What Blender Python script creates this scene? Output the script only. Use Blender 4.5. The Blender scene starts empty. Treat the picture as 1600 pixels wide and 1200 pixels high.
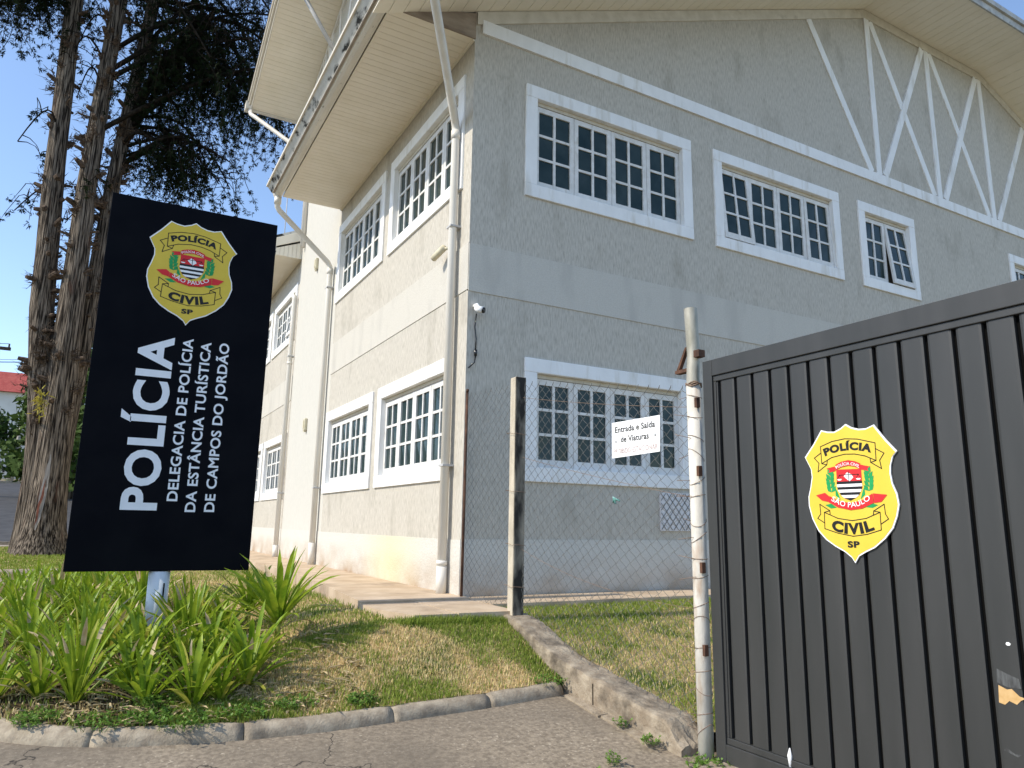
import bpy, bmesh, math, random
import numpy as np
from mathutils import Vector, Matrix, noise
from mathutils.geometry import tessellate_polygon

random.seed(7)
rng = np.random.default_rng(7)
scn = bpy.context.scene
COL = scn.collection

# ------------------------------------------------------------------ camera
cam_d = bpy.data.cameras.new('camera')
cam = bpy.data.objects.new('camera', cam_d)
COL.objects.link(cam)
scn.camera = cam
cam_d.sensor_width = 36.0
cam_d.lens = 36.0 * 1128.1 / 1600.0
cam_d.clip_start = 0.05
cam_d.clip_end = 3000
PITCH, ROLL, YAW = 0.19253951, 0.01559508, 0.50698251
_f = Vector((math.sin(YAW) * math.cos(PITCH), math.cos(YAW) * math.cos(PITCH), math.sin(PITCH)))
_r0 = Vector((math.cos(YAW), -math.sin(YAW), 0))
_u0 = _r0.cross(_f)
_r = _r0 * math.cos(ROLL) + _u0 * math.sin(ROLL)
_u = -_r0 * math.sin(ROLL) + _u0 * math.cos(ROLL)
_m = Matrix((_r, _u, -_f)).transposed().to_4x4()
_m.translation = Vector((0, 0, 1.55))
cam.matrix_world = _m

# ------------------------------------------------------------------ sky, sun, exposure
SUN_EL = math.radians(41.5)
SUN_AZ = math.radians(273.0)          # clockwise from +Y: from -X, a touch behind the front wall
w = bpy.data.worlds.new('World')
scn.world = w
w.use_nodes = True
nt = w.node_tree
for n in list(nt.nodes):
    nt.nodes.remove(n)
sky = nt.nodes.new('ShaderNodeTexSky')
sky.sky_type = 'NISHITA'
sky.sun_disc = False
sky.sun_elevation = SUN_EL
sky.sun_rotation = SUN_AZ
sky.altitude = 900
sky.air_density = 1.0
sky.dust_density = 1.0
sky.ozone_density = 1.6
bg = nt.nodes.new('ShaderNodeBackground')
bg.inputs['Strength'].default_value = 0.148
wo = nt.nodes.new('ShaderNodeOutputWorld')
nt.links.new(sky.outputs[0], bg.inputs['Color'])
nt.links.new(bg.outputs[0], wo.inputs['Surface'])
sd = bpy.data.lights.new('sun', 'SUN')
sd.energy = 2.5
sd.angle = math.radians(0.5)
sd.color = (1.0, 0.915, 0.77)
sun = bpy.data.objects.new('sun', sd)
COL.objects.link(sun)
sdir = Vector((math.sin(SUN_AZ) * math.cos(SUN_EL), math.cos(SUN_AZ) * math.cos(SUN_EL), math.sin(SUN_EL)))
sun.rotation_euler = sdir.to_track_quat('Z', 'Y').to_euler()
sun.location = sdir * 60
vs = scn.view_settings
vs.view_transform = 'Standard'
vs.look = 'None'
vs.gamma = 1
vs.use_curve_mapping = False
vs.exposure = 0.92

# ------------------------------------------------------------------ materials
MATS = {}


def mat(name, c1, c2=None, scale=(4, 4, 4), rough=0.7, bump=0.0, bscale=None, detail=6.0, spec=0.3, metal=0.0,
        c3=None, s3=(1, 1, 1), t3=(0.55, 0.65), lo=0.35, hi=0.65, trans=0.0, bdist=0.01, extra=None):
    """procedural material: c1/c2 blended by stretched noise, c3 as stains of their own shape, noise bump"""
    m = bpy.data.materials.new(name)
    MATS[name] = m
    m.use_nodes = True
    t = m.node_tree
    N, L = t.nodes, t.links
    b = N['Principled BSDF']
    out = N['Material Output']
    b.inputs['Roughness'].default_value = rough
    b.inputs['Specular IOR Level'].default_value = spec
    b.inputs['Metallic'].default_value = metal
    geo = N.new('ShaderNodeNewGeometry')

    def nz(sc, det=detail, ro=0.55):
        mp = N.new('ShaderNodeMapping')
        mp.inputs['Scale'].default_value = sc
        L.new(geo.outputs['Position'], mp.inputs['Vector'])
        n = N.new('ShaderNodeTexNoise')
        n.inputs['Scale'].default_value = 1.0
        n.inputs['Detail'].default_value = det
        n.inputs['Roughness'].default_value = ro
        L.new(mp.outputs[0], n.inputs['Vector'])
        return n.outputs['Fac']

    def ramp(f, a, c):
        r = N.new('ShaderNodeMapRange')
        r.inputs['From Min'].default_value = a
        r.inputs['From Max'].default_value = c
        L.new(f, r.inputs['Value'])
        return r.outputs[0]

    def mixc(f, a, c):
        x = N.new('ShaderNodeMix')
        x.data_type = 'RGBA'
        if hasattr(f, 'node'):
            L.new(f, x.inputs[0])
        else:
            x.inputs[0].default_value = f
        for i, v in ((6, a), (7, c)):
            if hasattr(v, 'node'):
                L.new(v, x.inputs[i])
            else:
                x.inputs[i].default_value = (*v, 1)
        return x.outputs[2]
    col = None
    if c2 is not None:
        col = mixc(ramp(nz(scale), lo, hi), c1, c2)
    if c3 is not None:
        col = mixc(ramp(nz(s3), *t3), col if col is not None else c1, c3)
    if extra is not None:
        col = extra(N, L, geo, col if col is not None else c1, nz, ramp, mixc)
    if col is not None:
        L.new(col, b.inputs['Base Color'])
    else:
        b.inputs['Base Color'].default_value = (*c1, 1)
    if bump > 0:
        bp = N.new('ShaderNodeBump')
        bp.inputs['Strength'].default_value = bump
        bp.inputs['Distance'].default_value = bdist
        L.new(nz(bscale or scale, 5.0, 0.6), bp.inputs['Height'])
        L.new(bp.outputs[0], b.inputs['Normal'])
    if trans > 0:
        tr = N.new('ShaderNodeBsdfTranslucent')
        if col is not None:
            L.new(col, tr.inputs['Color'])
        else:
            tr.inputs['Color'].default_value = (*c1, 1)
        ms = N.new('ShaderNodeMixShader')
        ms.inputs[0].default_value = trans
        L.new(b.outputs[0], ms.inputs[1])
        L.new(tr.outputs[0], ms.inputs[2])
        L.new(ms.outputs[0], out.inputs['Surface'])
    return m


def wall_extra(N, L, geo, col, nz, ramp, mixc):
    # soil splashed on the foot of the wall, and rain streaks below the eaves
    sx = N.new('ShaderNodeSeparateXYZ')
    L.new(geo.outputs['Position'], sx.inputs[0])
    a = N.new('ShaderNodeMapRange')
    a.inputs['From Min'].default_value = 1.22
    a.inputs['From Max'].default_value = 0.74
    L.new(sx.outputs['Z'], a.inputs['Value'])
    m = N.new('ShaderNodeMath')
    m.operation = 'MULTIPLY'
    L.new(a.outputs[0], m.inputs[0])
    L.new(ramp(nz((1.7, 1.7, 2.4)), 0.3, 0.7), m.inputs[1])
    return mixc(m.outputs[0], col, (0.33, 0.22, 0.13))


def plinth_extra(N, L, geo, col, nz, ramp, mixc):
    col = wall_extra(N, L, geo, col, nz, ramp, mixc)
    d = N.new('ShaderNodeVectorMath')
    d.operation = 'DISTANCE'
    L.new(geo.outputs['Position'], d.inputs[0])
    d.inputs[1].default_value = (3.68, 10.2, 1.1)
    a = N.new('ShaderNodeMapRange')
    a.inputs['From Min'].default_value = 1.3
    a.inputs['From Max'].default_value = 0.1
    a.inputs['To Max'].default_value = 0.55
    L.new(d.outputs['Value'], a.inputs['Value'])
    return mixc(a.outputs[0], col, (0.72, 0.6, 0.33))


def bed_extra(N, L, geo, col, nz, ramp, mixc):
    # bare dark soil of the planting bed
    d = N.new('ShaderNodeVectorMath')
    d.operation = 'DISTANCE'
    mp = N.new('ShaderNodeMapping')
    mp.inputs['Scale'].default_value = (1, 0.38, 0)
    L.new(geo.outputs['Position'], mp.inputs['Vector'])
    L.new(mp.outputs[0], d.inputs[0])
    d.inputs[1].default_value = (0.05, 2.9, 0)
    a = N.new('ShaderNodeMath')
    a.operation = 'ADD'
    L.new(d.outputs['Value'], a.inputs[0])
    L.new(nz((2.5, 2.5, 2.5)), a.inputs[1])
    return mixc(ramp(a.outputs[0], 1.95, 1.5), col, (0.095, 0.068, 0.04))


def pave_extra(N, L, geo, col, nz, ramp, mixc):
    # old tyre and rain stains, larger than the stones
    col = mixc(ramp(nz((0.9, 0.9, 0.9)), 0.42, 0.75), col, (0.15, 0.125, 0.095))
    wv = N.new('ShaderNodeVectorMath')
    wv.operation = 'ADD'
    wn = N.new('ShaderNodeTexNoise')
    wn.inputs['Scale'].default_value = 3.0
    wn.inputs['Detail'].default_value = 5
    L.new(geo.outputs['Position'], wn.inputs['Vector'])
    L.new(geo.outputs['Position'], wv.inputs[0])
    L.new(wn.outputs['Color'], wv.inputs[1])
    vo = N.new('ShaderNodeTexVoronoi')
    vo.feature = 'DISTANCE_TO_EDGE'
    vo.inputs['Scale'].default_value = 0.36
    L.new(wv.outputs[0], vo.inputs['Vector'])
    return mixc(ramp(vo.outputs['Distance'], 0.0045, 0.001), col, (0.05, 0.042, 0.034))


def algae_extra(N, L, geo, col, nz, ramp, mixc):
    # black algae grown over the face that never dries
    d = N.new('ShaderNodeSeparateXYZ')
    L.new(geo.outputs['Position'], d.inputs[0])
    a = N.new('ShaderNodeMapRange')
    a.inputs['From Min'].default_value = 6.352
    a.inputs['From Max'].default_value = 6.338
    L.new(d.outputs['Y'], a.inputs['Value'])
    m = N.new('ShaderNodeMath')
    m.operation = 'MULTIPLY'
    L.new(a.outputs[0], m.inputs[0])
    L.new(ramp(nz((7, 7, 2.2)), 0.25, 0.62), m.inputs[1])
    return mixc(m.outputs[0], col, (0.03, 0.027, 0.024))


GRAF = (58, 58, 9)
M_wall = mat('grafiato_plaster', (0.375, 0.348, 0.298), (0.54, 0.506, 0.443), GRAF, 0.9, 0.5, GRAF, spec=0.15, lo=0.3, hi=0.58, detail=4,
             c3=(0.31, 0.285, 0.235), s3=(2.3, 2.3, 0.9), t3=(0.55, 0.88), bdist=0.012, extra=wall_extra)
M_band = mat('smooth_band_plaster', (0.50, 0.475, 0.42), (0.57, 0.545, 0.49), (60, 60, 60), 0.9, 0.4, (45, 45, 45), spec=0.15,
             c3=(0.42, 0.40, 0.36), s3=(3, 3, 0.8), t3=(0.5, 0.85), bdist=0.012)
M_plinth = mat('white_plinth_plaster', (0.53, 0.515, 0.47), (0.61, 0.59, 0.54), (40, 40, 40), 0.9, 0.5, (30, 30, 45), spec=0.15,
               c3=(0.58, 0.55, 0.48), s3=(1.5, 1.5, 2), t3=(0.5, 0.9), bdist=0.015, extra=plinth_extra)
M_tower = mat('fine_plaster', (0.50, 0.485, 0.44), (0.57, 0.555, 0.505), (60, 60, 12), 0.9, 0.35, (30, 30, 5), spec=0.15,
              c3=(0.55, 0.53, 0.48), s3=(2, 2, .8), t3=(0.5, 0.85), extra=wall_extra)
M_trim = mat('white_trim_paint', (0.78, 0.78, 0.77), (0.84, 0.84, 0.83), (6, 6, 3), 0.6, 0.15, (30, 30, 30), c3=(0.58, 0.55, 0.48), s3=(7, 7, 1.2), t3=(0.54, 0.8))
M_sash = mat('window_paint', (0.62, 0.61, 0.58), (0.74, 0.73, 0.71), (9, 9, 9), 0.55, 0.05, c3=(0.48, 0.45, 0.39), s3=(12, 12, 5), t3=(.6, .8))
M_reveal = mat('dusty_reveal', (0.50, 0.45, 0.36), (0.58, 0.53, 0.44), (9, 9, 3), 0.8)
M_glass = mat('teal_glass', (0.010, 0.026, 0.027), (0.030, 0.050, 0.050), (2.3, 2.3, 2.3), 0.12, spec=0.25)
M_soffit = mat('cream_soffit_board', (0.79, 0.73, 0.60), (0.84, 0.78, 0.66), (2, 2, 2), 0.55, 0.05, (5, 5, 5))
M_gapdark = mat('soffit_joint', (0.16, 0.13, 0.1), rough=0.9)
M_gutter = mat('cream_gutter_metal', (0.60, 0.56, 0.48), (0.68, 0.64, 0.56), (4, 1, 4), 0.45, c3=(0.18, 0.15, 0.12), s3=(22, 6, 22), t3=(0.64, 0.72))
M_lichen = mat('lichened_roof_edge', (0.50, 0.50, 0.47), (0.60, 0.60, 0.57), (5, 5, 5), 0.9, 0.3, (30, 30, 30), c3=(0.035, 0.036, 0.033), s3=(5, 2.2, 5), t3=(0.50, 0.58))
M_pipe = mat('pvc_pipe', (0.66, 0.62, 0.55), (0.74, 0.71, 0.65), (6, 6, 0.8), 0.4, c3=(0.5, 0.42, 0.33), s3=(4, 4, 0.9), t3=(0.62, 0.9))
M_grey = mat('grey_metal', (0.42, 0.42, 0.42), (0.5, 0.5, 0.5), (8, 8, 8), 0.5)
M_roof = mat('roof_tile', (0.3, 0.27, 0.24), (0.38, 0.33, 0.29), (6, 6, 6), 0.9)
M_black = mat('black_sign_panel', (0.003, 0.0035, 0.006), (0.005, 0.0055, 0.008), (3, 3, 3), 0.5, spec=0.04)
M_letters = mat('silver_lettering', (0.72, 0.74, 0.78), (0.78, 0.80, 0.84), (9, 9, 9), 0.5)
M_signpole = mat('white_painted_pole', (0.58, 0.61, 0.63), (0.66, 0.69, 0.70), (9, 9, 2), 0.4, c3=(0.42, 0.40, 0.36), s3=(12, 12, 4), t3=(0.62, 0.8))
M_yel = mat('emblem_yellow', (0.66, 0.475, 0.05), (0.70, 0.51, 0.06), (5, 5, 5), 0.5)
M_white = mat('emblem_white', (0.82, 0.82, 0.82), (0.86, 0.86, 0.86), (5, 5, 5), 0.5)
M_ink = mat('emblem_black', (0.012, 0.012, 0.012), rough=0.5)
M_red = mat('emblem_red', (0.62, 0.02, 0.025), (0.66, 0.025, 0.03), (6, 6, 6), 0.5)
M_green = mat('emblem_green', (0.01, 0.26, 0.07), (0.015, 0.32, 0.09), (20, 20, 20), 0.5)
M_fade = mat('faded_ink', (0.30, 0.19, 0.18), (0.66, 0.6, 0.58), (60, 60, 60), 0.6, lo=0.4, hi=0.65)
M_gate = mat('graphite_gate_paint', (0.034, 0.035, 0.034), (0.046, 0.046, 0.045), (5, 5, 0.6), 0.42, 0.03, (4, 4, 1), spec=0.35,
             c3=(0.085, 0.083, 0.078), s3=(60, 60, 50), t3=(0.72, 0.80))
M_gateback = mat('gate_gap_black', (0.004, 0.004, 0.004), rough=0.9, spec=0.05)
M_chip = mat('bare_plywood_patch', (0.48, 0.30, 0.12), (0.56, 0.37, 0.17), (30, 30, 30), 0.8)
M_scuff = mat('pale_scuff', (0.10, 0.105, 0.105), (0.045, 0.045, 0.045), (70, 70, 16), 0.6)
M_postw = mat('chalky_white_paint', (0.50, 0.47, 0.41), (0.62, 0.59, 0.53), (14, 14, 6), 0.85, 0.35, (25, 25, 12), c3=(0.34, 0.19, 0.09), s3=(8, 8, 3), t3=(0.58, 0.8))
M_galv = mat('galvanised_steel', (0.26, 0.25, 0.20), (0.42, 0.40, 0.34), (14, 14, 5), 0.5, metal=0.2, c3=(0.30, 0.16, 0.06), s3=(9, 9, 4), t3=(0.62, 0.75))
M_rust = mat('rusty_steel', (0.05, 0.028, 0.02), (0.13, 0.065, 0.04), (20, 20, 9), 0.9, 0.3)
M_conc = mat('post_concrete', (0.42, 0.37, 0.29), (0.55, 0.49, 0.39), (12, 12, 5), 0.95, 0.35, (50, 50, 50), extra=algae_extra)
M_wire = mat('galvanised_wire', (0.12, 0.12, 0.11), (0.20, 0.195, 0.18), (20, 20, 20), 0.5, metal=0.2)
M_wirerust = mat('rusty_tie_wire', (0.16, 0.10, 0.07), (0.3, 0.22, 0.16), (30, 30, 30), 0.8)
M_kerb = mat('kerb_concrete', (0.27, 0.22, 0.16), (0.42, 0.355, 0.265), (14, 14, 14), 0.95, 0.9, (70, 70, 70), c3=(0.14, 0.12, 0.095), s3=(5.5, 5.5, 5.5), t3=(0.52, 0.75), bdist=0.006)
M_lowwall = mat('old_wall_concrete', (0.24, 0.19, 0.135), (0.38, 0.32, 0.24), (9, 9, 9), 0.95, 0.8, (38, 38, 38), c3=(0.10, 0.082, 0.062), s3=(5, 5, 5), t3=(0.48, 0.7), bdist=0.015)
M_pave = mat('exposed_aggregate_paving', (0.185, 0.15, 0.11), (0.32, 0.265, 0.195), (30, 30, 30), 0.95, 0.6, (60, 60, 60), lo=0.36, hi=0.64,
             c3=(0.50, 0.43, 0.33), s3=(34, 34, 34), t3=(0.60, 0.72), bdist=0.006, extra=pave_extra)
M_path = mat('worn_footpath_concrete', (0.44, 0.33, 0.22), (0.57, 0.45, 0.32), (3, 3, 3), 0.95, 0.3, (50, 50, 50), c3=(0.24, 0.18, 0.13), s3=(1.6, 1.6, 1.6), t3=(0.55, 0.8), bdist=0.005)
M_asph = mat('asphalt', (0.05, 0.05, 0.053), (0.075, 0.075, 0.077), (2, 2, 2), 0.9, 0.3, (60, 60, 60))
M_walk = mat('far_pavement', (0.30, 0.25, 0.21), (0.38, 0.33, 0.28), (1.5, 1.5, 1.5), 0.9)
M_soil = mat('lawn_soil', (0.36, 0.25, 0.125), (0.50, 0.37, 0.20), (16, 16, 16), 1.0, 0.6, (60, 60, 60), c3=(0.075, 0.10, 0.025), s3=(1.7, 1.7, 1.7), t3=(0.45, 0.6), spec=0.05, bdist=0.02, extra=bed_extra)
M_ground = mat('ground', (0.24, 0.20, 0.15), (0.19, 0.19, 0.10), (0.3, 0.3, 0.3), 1.0)
M_grass = mat('grass_blade', (0.17, 0.24, 0.03), (0.28, 0.34, 0.06), (9, 9, 9), 0.6, trans=0.25, spec=0.2)
M_dry = mat('dry_grass_blade', (0.62, 0.47, 0.22), (0.74, 0.60, 0.33), (12, 12, 12), 0.8, trans=0.15, spec=0.1)
M_leaf = mat('strap_leaf', (0.135, 0.245, 0.016), (0.34, 0.43, 0.035), (9, 9, 9), 0.40, trans=0.36, spec=0.25)
M_leafy = mat('yellowing_strap_leaf', (0.36, 0.40, 0.05), (0.50, 0.46, 0.09), (9, 9, 9), 0.45, trans=0.35)
M_leafd = mat('dry_strap_leaf', (0.42, 0.32, 0.17), (0.54, 0.44, 0.27), (14, 14, 14), 0.8, trans=0.15)
M_weed = mat('weed_leaf', (0.10, 0.20, 0.025), (0.17, 0.29, 0.05), (16, 16, 16), 0.5, trans=0.3)
M_bark = mat('cypress_bark', (0.018, 0.014, 0.011), (0.30, 0.245, 0.19), (30, 30, 1.3), 0.95, 1.0, (20, 20, 1.1), lo=0.42, hi=0.66,
             c3=(0.09, 0.05, 0.035), s3=(4, 4, 0.9), t3=(0.62, 0.76), spec=0.1, bdist=0.08)
M_stub = mat('stub_fibre', (0.04, 0.026, 0.018), (0.14, 0.10, 0.07), (15, 15, 15), 0.95)
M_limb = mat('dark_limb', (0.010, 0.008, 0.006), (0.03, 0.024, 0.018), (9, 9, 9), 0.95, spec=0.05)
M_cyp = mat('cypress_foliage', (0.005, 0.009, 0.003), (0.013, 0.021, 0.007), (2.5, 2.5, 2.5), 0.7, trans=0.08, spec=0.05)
M_tree1 = mat('far_foliage', (0.04, 0.075, 0.018), (0.085, 0.13, 0.03), (0.9, 0.9, 0.9), 0.7, trans=0.2, spec=0.1)
M_redroof = mat('red_clay_roof', (0.30, 0.05, 0.04), (0.38, 0.085, 0.065), (4, 0.6, 4), 0.8)
M_house = mat('house_paint', (0.62, 0.60, 0.55), (0.7, 0.68, 0.63), (1, 1, 1), 0.8)
M_polec = mat('utility_pole_concrete', (0.36, 0.33, 0.29), (0.45, 0.42, 0.37), (3, 3, 1), 0.9)
M_ivory = mat('aged_ivory_plastic', (0.56, 0.51, 0.36), (0.64, 0.59, 0.44), (20, 20, 20), 0.5)
M_camb = mat('camera_black', (0.01, 0.01, 0.012), rough=0.15, spec=0.5)
M_yellowfl = mat('epiphyte_leaf', (0.38, 0.34, 0.04), (0.52, 0.44, 0.08), (20, 20, 20), 0.6, trans=0.3)

# ------------------------------------------------------------------ mesh + object helpers


class MB:
    """collects polygons; each with a material index"""

    def __init__(s):
        s.v, s.f, s.mi, s.sm = [], [], [], []

    def add(s, vs, fs, mi=0, smooth=False):
        o = len(s.v)
        s.v += [tuple(p) for p in vs]
        for f in fs:
            s.f.append(tuple(i + o for i in f))
            s.mi.append(mi)
            s.sm.append(smooth)

    def box(s, a, b, mi=0, T=None):
        x0, y0, z0 = a
        x1, y1, z1 = b
        vs = [(x0, y0, z0), (x1, y0, z0), (x1, y1, z0), (x0, y1, z0), (x0, y0, z1), (x1, y0, z1), (x1, y1, z1), (x0, y1, z1)]
        if T:
            vs = [T(*p) for p in vs]
        s.add(vs, [(0, 3, 2, 1), (4, 5, 6, 7), (0, 1, 5, 4), (1, 2, 6, 5), (2, 3, 7, 6), (3, 0, 4, 7)], mi)

    def prism(s, poly, h0, h1, T, mi=0):
        """poly in (u,v), extruded from h0 to h1; T maps (u,v,h) to world"""
        n = len(poly)
        vs = [T(p[0], p[1], h0) for p in poly] + [T(p[0], p[1], h1) for p in poly]
        tri = tessellate_polygon([[Vector((p[0], p[1], 0)) for p in poly]])
        fs = [tuple(t) for t in tri] + [tuple(n + i for i in reversed(t)) for t in tri]
        fs += [(i, (i + 1) % n, n + (i + 1) % n, n + i) for i in range(n)]
        s.add(vs, fs, mi)

    def flat(s, poly, h, T, mi=0):
        tri = tessellate_polygon([[Vector((p[0], p[1], 0)) for p in poly]])
        s.add([T(p[0], p[1], h) for p in poly], [tuple(t) for t in tri], mi)

    def tube(s, pts, rad, n=8, mi=0, cap=True, smooth=True, jit=None):
        pts = [Vector(p) for p in pts]
        rs = rad if isinstance(rad, (list, tuple)) else [rad] * len(pts)
        vs = []
        prev = None
        for i, p in enumerate(pts):
            d = (pts[min(i + 1, len(pts) - 1)] - pts[max(i - 1, 0)])
            if d.length < 1e-9:
                d = Vector((0, 0, 1))
            d.normalize()
            if prev is None:
                a = d.cross(Vector((0, 0, 1)))
                if a.length < 1e-3:
                    a = d.cross(Vector((1, 0, 0)))
                a.normalize()
            else:
                a = prev - d * prev.dot(d)
                a.normalize()
            prev = a
            b = d.cross(a)
            for k in range(n):
                t = 2 * math.pi * k / n
                r = rs[i] * (jit(p, t) if jit else 1)
                vs.append(p + (a * math.cos(t) + b * math.sin(t)) * r)
        fs = []
        for i in range(len(pts) - 1):
            for k in range(n):
                k2 = (k + 1) % n
                fs.append((i * n + k, i * n + k2, (i + 1) * n + k2, (i + 1) * n + k))
        if cap:
            fs.append(tuple(reversed(range(n))))
            fs.append(tuple(range((len(pts) - 1) * n, len(pts) * n)))
        s.add(vs, fs, mi, smooth)

    def line(s, pts, wd, h, T, mi=0, closed=False):
        """flat strip of width wd along a polyline in (u,v)"""
        ps = [Vector((p[0], p[1])) for p in pts]
        if closed:
            ps.append(ps[0])
        for a, b in zip(ps[:-1], ps[1:]):
            d = (b - a)
            if d.length < 1e-7:
                continue
            d.normalize()
            nn = Vector((-d.y, d.x)) * wd / 2
            e = d * wd * 0.4
            q = [a - e + nn, a - e - nn, b + e - nn, b + e + nn]
            s.add([T(p.x, p.y, h) for p in q], [(0, 1, 2, 3)], mi)


def ident(x, y, z):
    return (x, y, z)


def link(o, parent=None):
    COL.objects.link(o)
    if parent is not None:
        o.parent = parent
    return o


ORG = {}


def thing(name, label, cat, loc=(0, 0, 0), group=None):
    o = bpy.data.objects.new(name, None)
    o.empty_display_size = 0.2
    o.location = loc
    COL.objects.link(o)
    o['label'] = label
    o['category'] = cat
    if group:
        o['group'] = group
    ORG[o.name] = Vector(loc)
    return o


def obj(name, mb, mats, parent=None, loc=None, recalc=True, smooth_angle=None):
    """links an MB as one mesh object; vertices are world coordinates, moved to the owner's origin"""
    me = bpy.data.meshes.new(name)
    org = Vector((0, 0, 0))
    if parent is not None:
        org = ORG[parent.name]
    elif loc is not None:
        org = Vector(loc)
    me.from_pydata([(p[0] - org.x, p[1] - org.y, p[2] - org.z) for p in mb.v], [], mb.f)
    if not isinstance(mats, (list, tuple)):
        mats = [mats]
    for m in mats:
        me.materials.append(m)
    me.polygons.foreach_set('material_index', mb.mi)
    me.polygons.foreach_set('use_smooth', mb.sm)
    me.update()
    if recalc:
        bm = bmesh.new()
        bm.from_mesh(me)
        bmesh.ops.recalc_face_normals(bm, faces=bm.faces)
        bm.to_mesh(me)
        bm.free()
    o = bpy.data.objects.new(name, me)
    COL.objects.link(o)
    if parent is not None:
        o.parent = parent
    else:
        o.location = org
    ORG[o.name] = org
    return o


def tag(o, label, cat, group=None):
    o['label'] = label
    o['category'] = cat
    if group:
        o['group'] = group
    return o


def struct(o):
    o['kind'] = 'structure'
    return o


def bevel(o, wdt=0.006, seg=2):
    m = o.modifiers.new('bevel', 'BEVEL')
    m.width = wdt
    m.segments = seg
    m.limit_method = 'ANGLE'
    m.angle_limit = math.radians(40)
    return o


def text_geo(s, bold=0.02, res=4):
    """letters as flat geometry, cap height 1, baseline v=0, starting at u=0"""
    cu = bpy.data.curves.new('lettering_source', 'FONT')
    cu.body = s
    cu.size = 1
    cu.offset = bold
    cu.space_character = 1.0 + bold * 2
    cu.resolution_u = res
    o = bpy.data.objects.new('lettering_source', cu)
    COL.objects.link(o)
    dg = bpy.context.evaluated_depsgraph_get()
    dg.update()
    me = bpy.data.meshes.new_from_object(o.evaluated_get(dg))
    vs = [(v.co.x, v.co.y) for v in me.vertices]
    fs = [tuple(p.vertices) for p in me.polygons]
    bpy.data.objects.remove(o)
    bpy.data.meshes.remove(me)
    bpy.data.curves.remove(cu)
    cap = 0.727 + 2 * bold
    x0 = min(p[0] for p in vs)
    vs = [((p[0] - x0) / cap, (p[1] + bold) / cap) for p in vs]
    return vs, fs, max(p[0] for p in vs)


def put_text(mb, s, u0, v0, u1, v1, cap, h, T, bold=0.02, bend=0.0, mi=0, res=4):
    """text from (u0,v0) to (u1,v1) along the baseline, cap height cap, bent by a parabola of rise bend"""
    vs, fs, wd = text_geo(s, bold, res)
    d = Vector((u1 - u0, v1 - v0))
    ln = d.length
    d.normalize()
    nn = Vector((-d.y, d.x))
    out = []
    for x, y in vs:
        t = x / wd
        off = bend * 4 * t * (1 - t)
        sl = bend * 4 * (1 - 2 * t) / ln          # slope of the arc
        tv = (d + nn * sl).normalized()
        pn = Vector((-tv.y, tv.x))
        p = Vector((u0, v0)) + d * (t * ln) + nn * off + pn * (y * cap)
        out.append(T(p.x, p.y, h))
    mb.add(out, fs, mi)


# ------------------------------------------------------------------ terrain
_zy = [-40, -20, 0, 3.8, 5.3, 6, 13, 20, 24.6, 30, 60, 80, 300]
_zz = [-0.5, -.3, -.05, .05, .2, .25, .42, .45, .5, .75, 3.6, 6.2, 30]


def zr(X, Y):
    return float(np.interp(Y, _zy, _zz))


def sstep(t):
    t = min(1.0, max(0.0, t))
    return t * t * (3 - 2 * t)


KERB = [(-1.02, 14.9), (-1.08, 13.4), (-1.06, 11), (-1.10, 8.8), (-1.08, 7.2), (-0.86, 6.15), (-0.38, 5.56), (-0.08, 5.38), (0.22, 5.25), (0.6, 5.17), (1.0, 5.11), (1.49, 5.09),
        (2.1, 5.12), (2.8, 5.17), (3.44, 5.25)]
_ky = [5.56, 6.15, 7.2, 8.8, 11, 13.4, 14.9]
_kx = [-0.38, -0.86, -1.08, -1.10, -1.06, -1.08, -1.02]


def kerb_front_y(X):
    return float(np.interp(X, [p[0] for p in KERB[6:]], [p[1] for p in KERB[6:]]))


def lawn_z(X, Y):
    base = zr(X, Y) + 0.075
    top = 0.58 + 0.09 * sstep((X - 1.2) / 1.3) + 0.05 * sstep((Y - 8) / 6)
    L = 2.6 - 1.2 * sstep((X - 0.8) / 1.6)
    t = sstep((Y - kerb_front_y(X)) / L) if X > -1.2 else 1.0
    xl = float(np.interp(Y, _ky, _kx))
    wl = sstep((X - xl) / 1.3)
    return base + (top - base) * min(t, wl)


def grid_sheet(x0, x1, y0, y1, st, fz, keep=None, sty=None):
    mb = MB()
    nx = int(round((x1 - x0) / st))
    sty = sty or st
    ny = int(round((y1 - y0) / sty))
    idx = {}
    for j in range(ny + 1):
        for i in range(nx + 1):
            X = x0 + i * (x1 - x0) / nx
            Y = y0 + j * (y1 - y0) / ny
            idx[i, j] = len(mb.v)
            mb.v.append((X, Y, fz(X, Y)))
    for j in range(ny):
        for i in range(nx):
            X = x0 + (i + .5) * (x1 - x0) / nx
            Y = y0 + (j + .5) * (y1 - y0) / ny
            if keep and not keep(X, Y):
                continue
            mb.f.append((idx[i, j], idx[i + 1, j], idx[i + 1, j + 1], idx[i, j + 1]))
            mb.mi.append(0)
            mb.sm.append(True)
    return mb


# one big ground sheet reaching the horizon
gm = MB()
ys = [-300, -80, -40, -20, 0, 2, 3.8, 5.3, 6, 8, 10, 13, 20, 24.6, 30, 40, 60, 80, 120, 300, 900]
xs = [-900, -200, -60, -20, -8, -4, 0, 4, 8, 16, 30, 80, 300, 900]
for Y in ys:
    for X in xs:
        gm.v.append((X, Y, (zr(X, Y) if Y < 300 else 30) - 0.02))
for j in range(len(ys) - 1):
    for i in range(len(xs) - 1):
        a = j * len(xs) + i
        gm.f.append((a, a + 1, a + len(xs) + 1, a + len(xs)))
        gm.mi.append(0)
        gm.sm.append(True)
struct(obj('ground', gm, M_ground))

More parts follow.
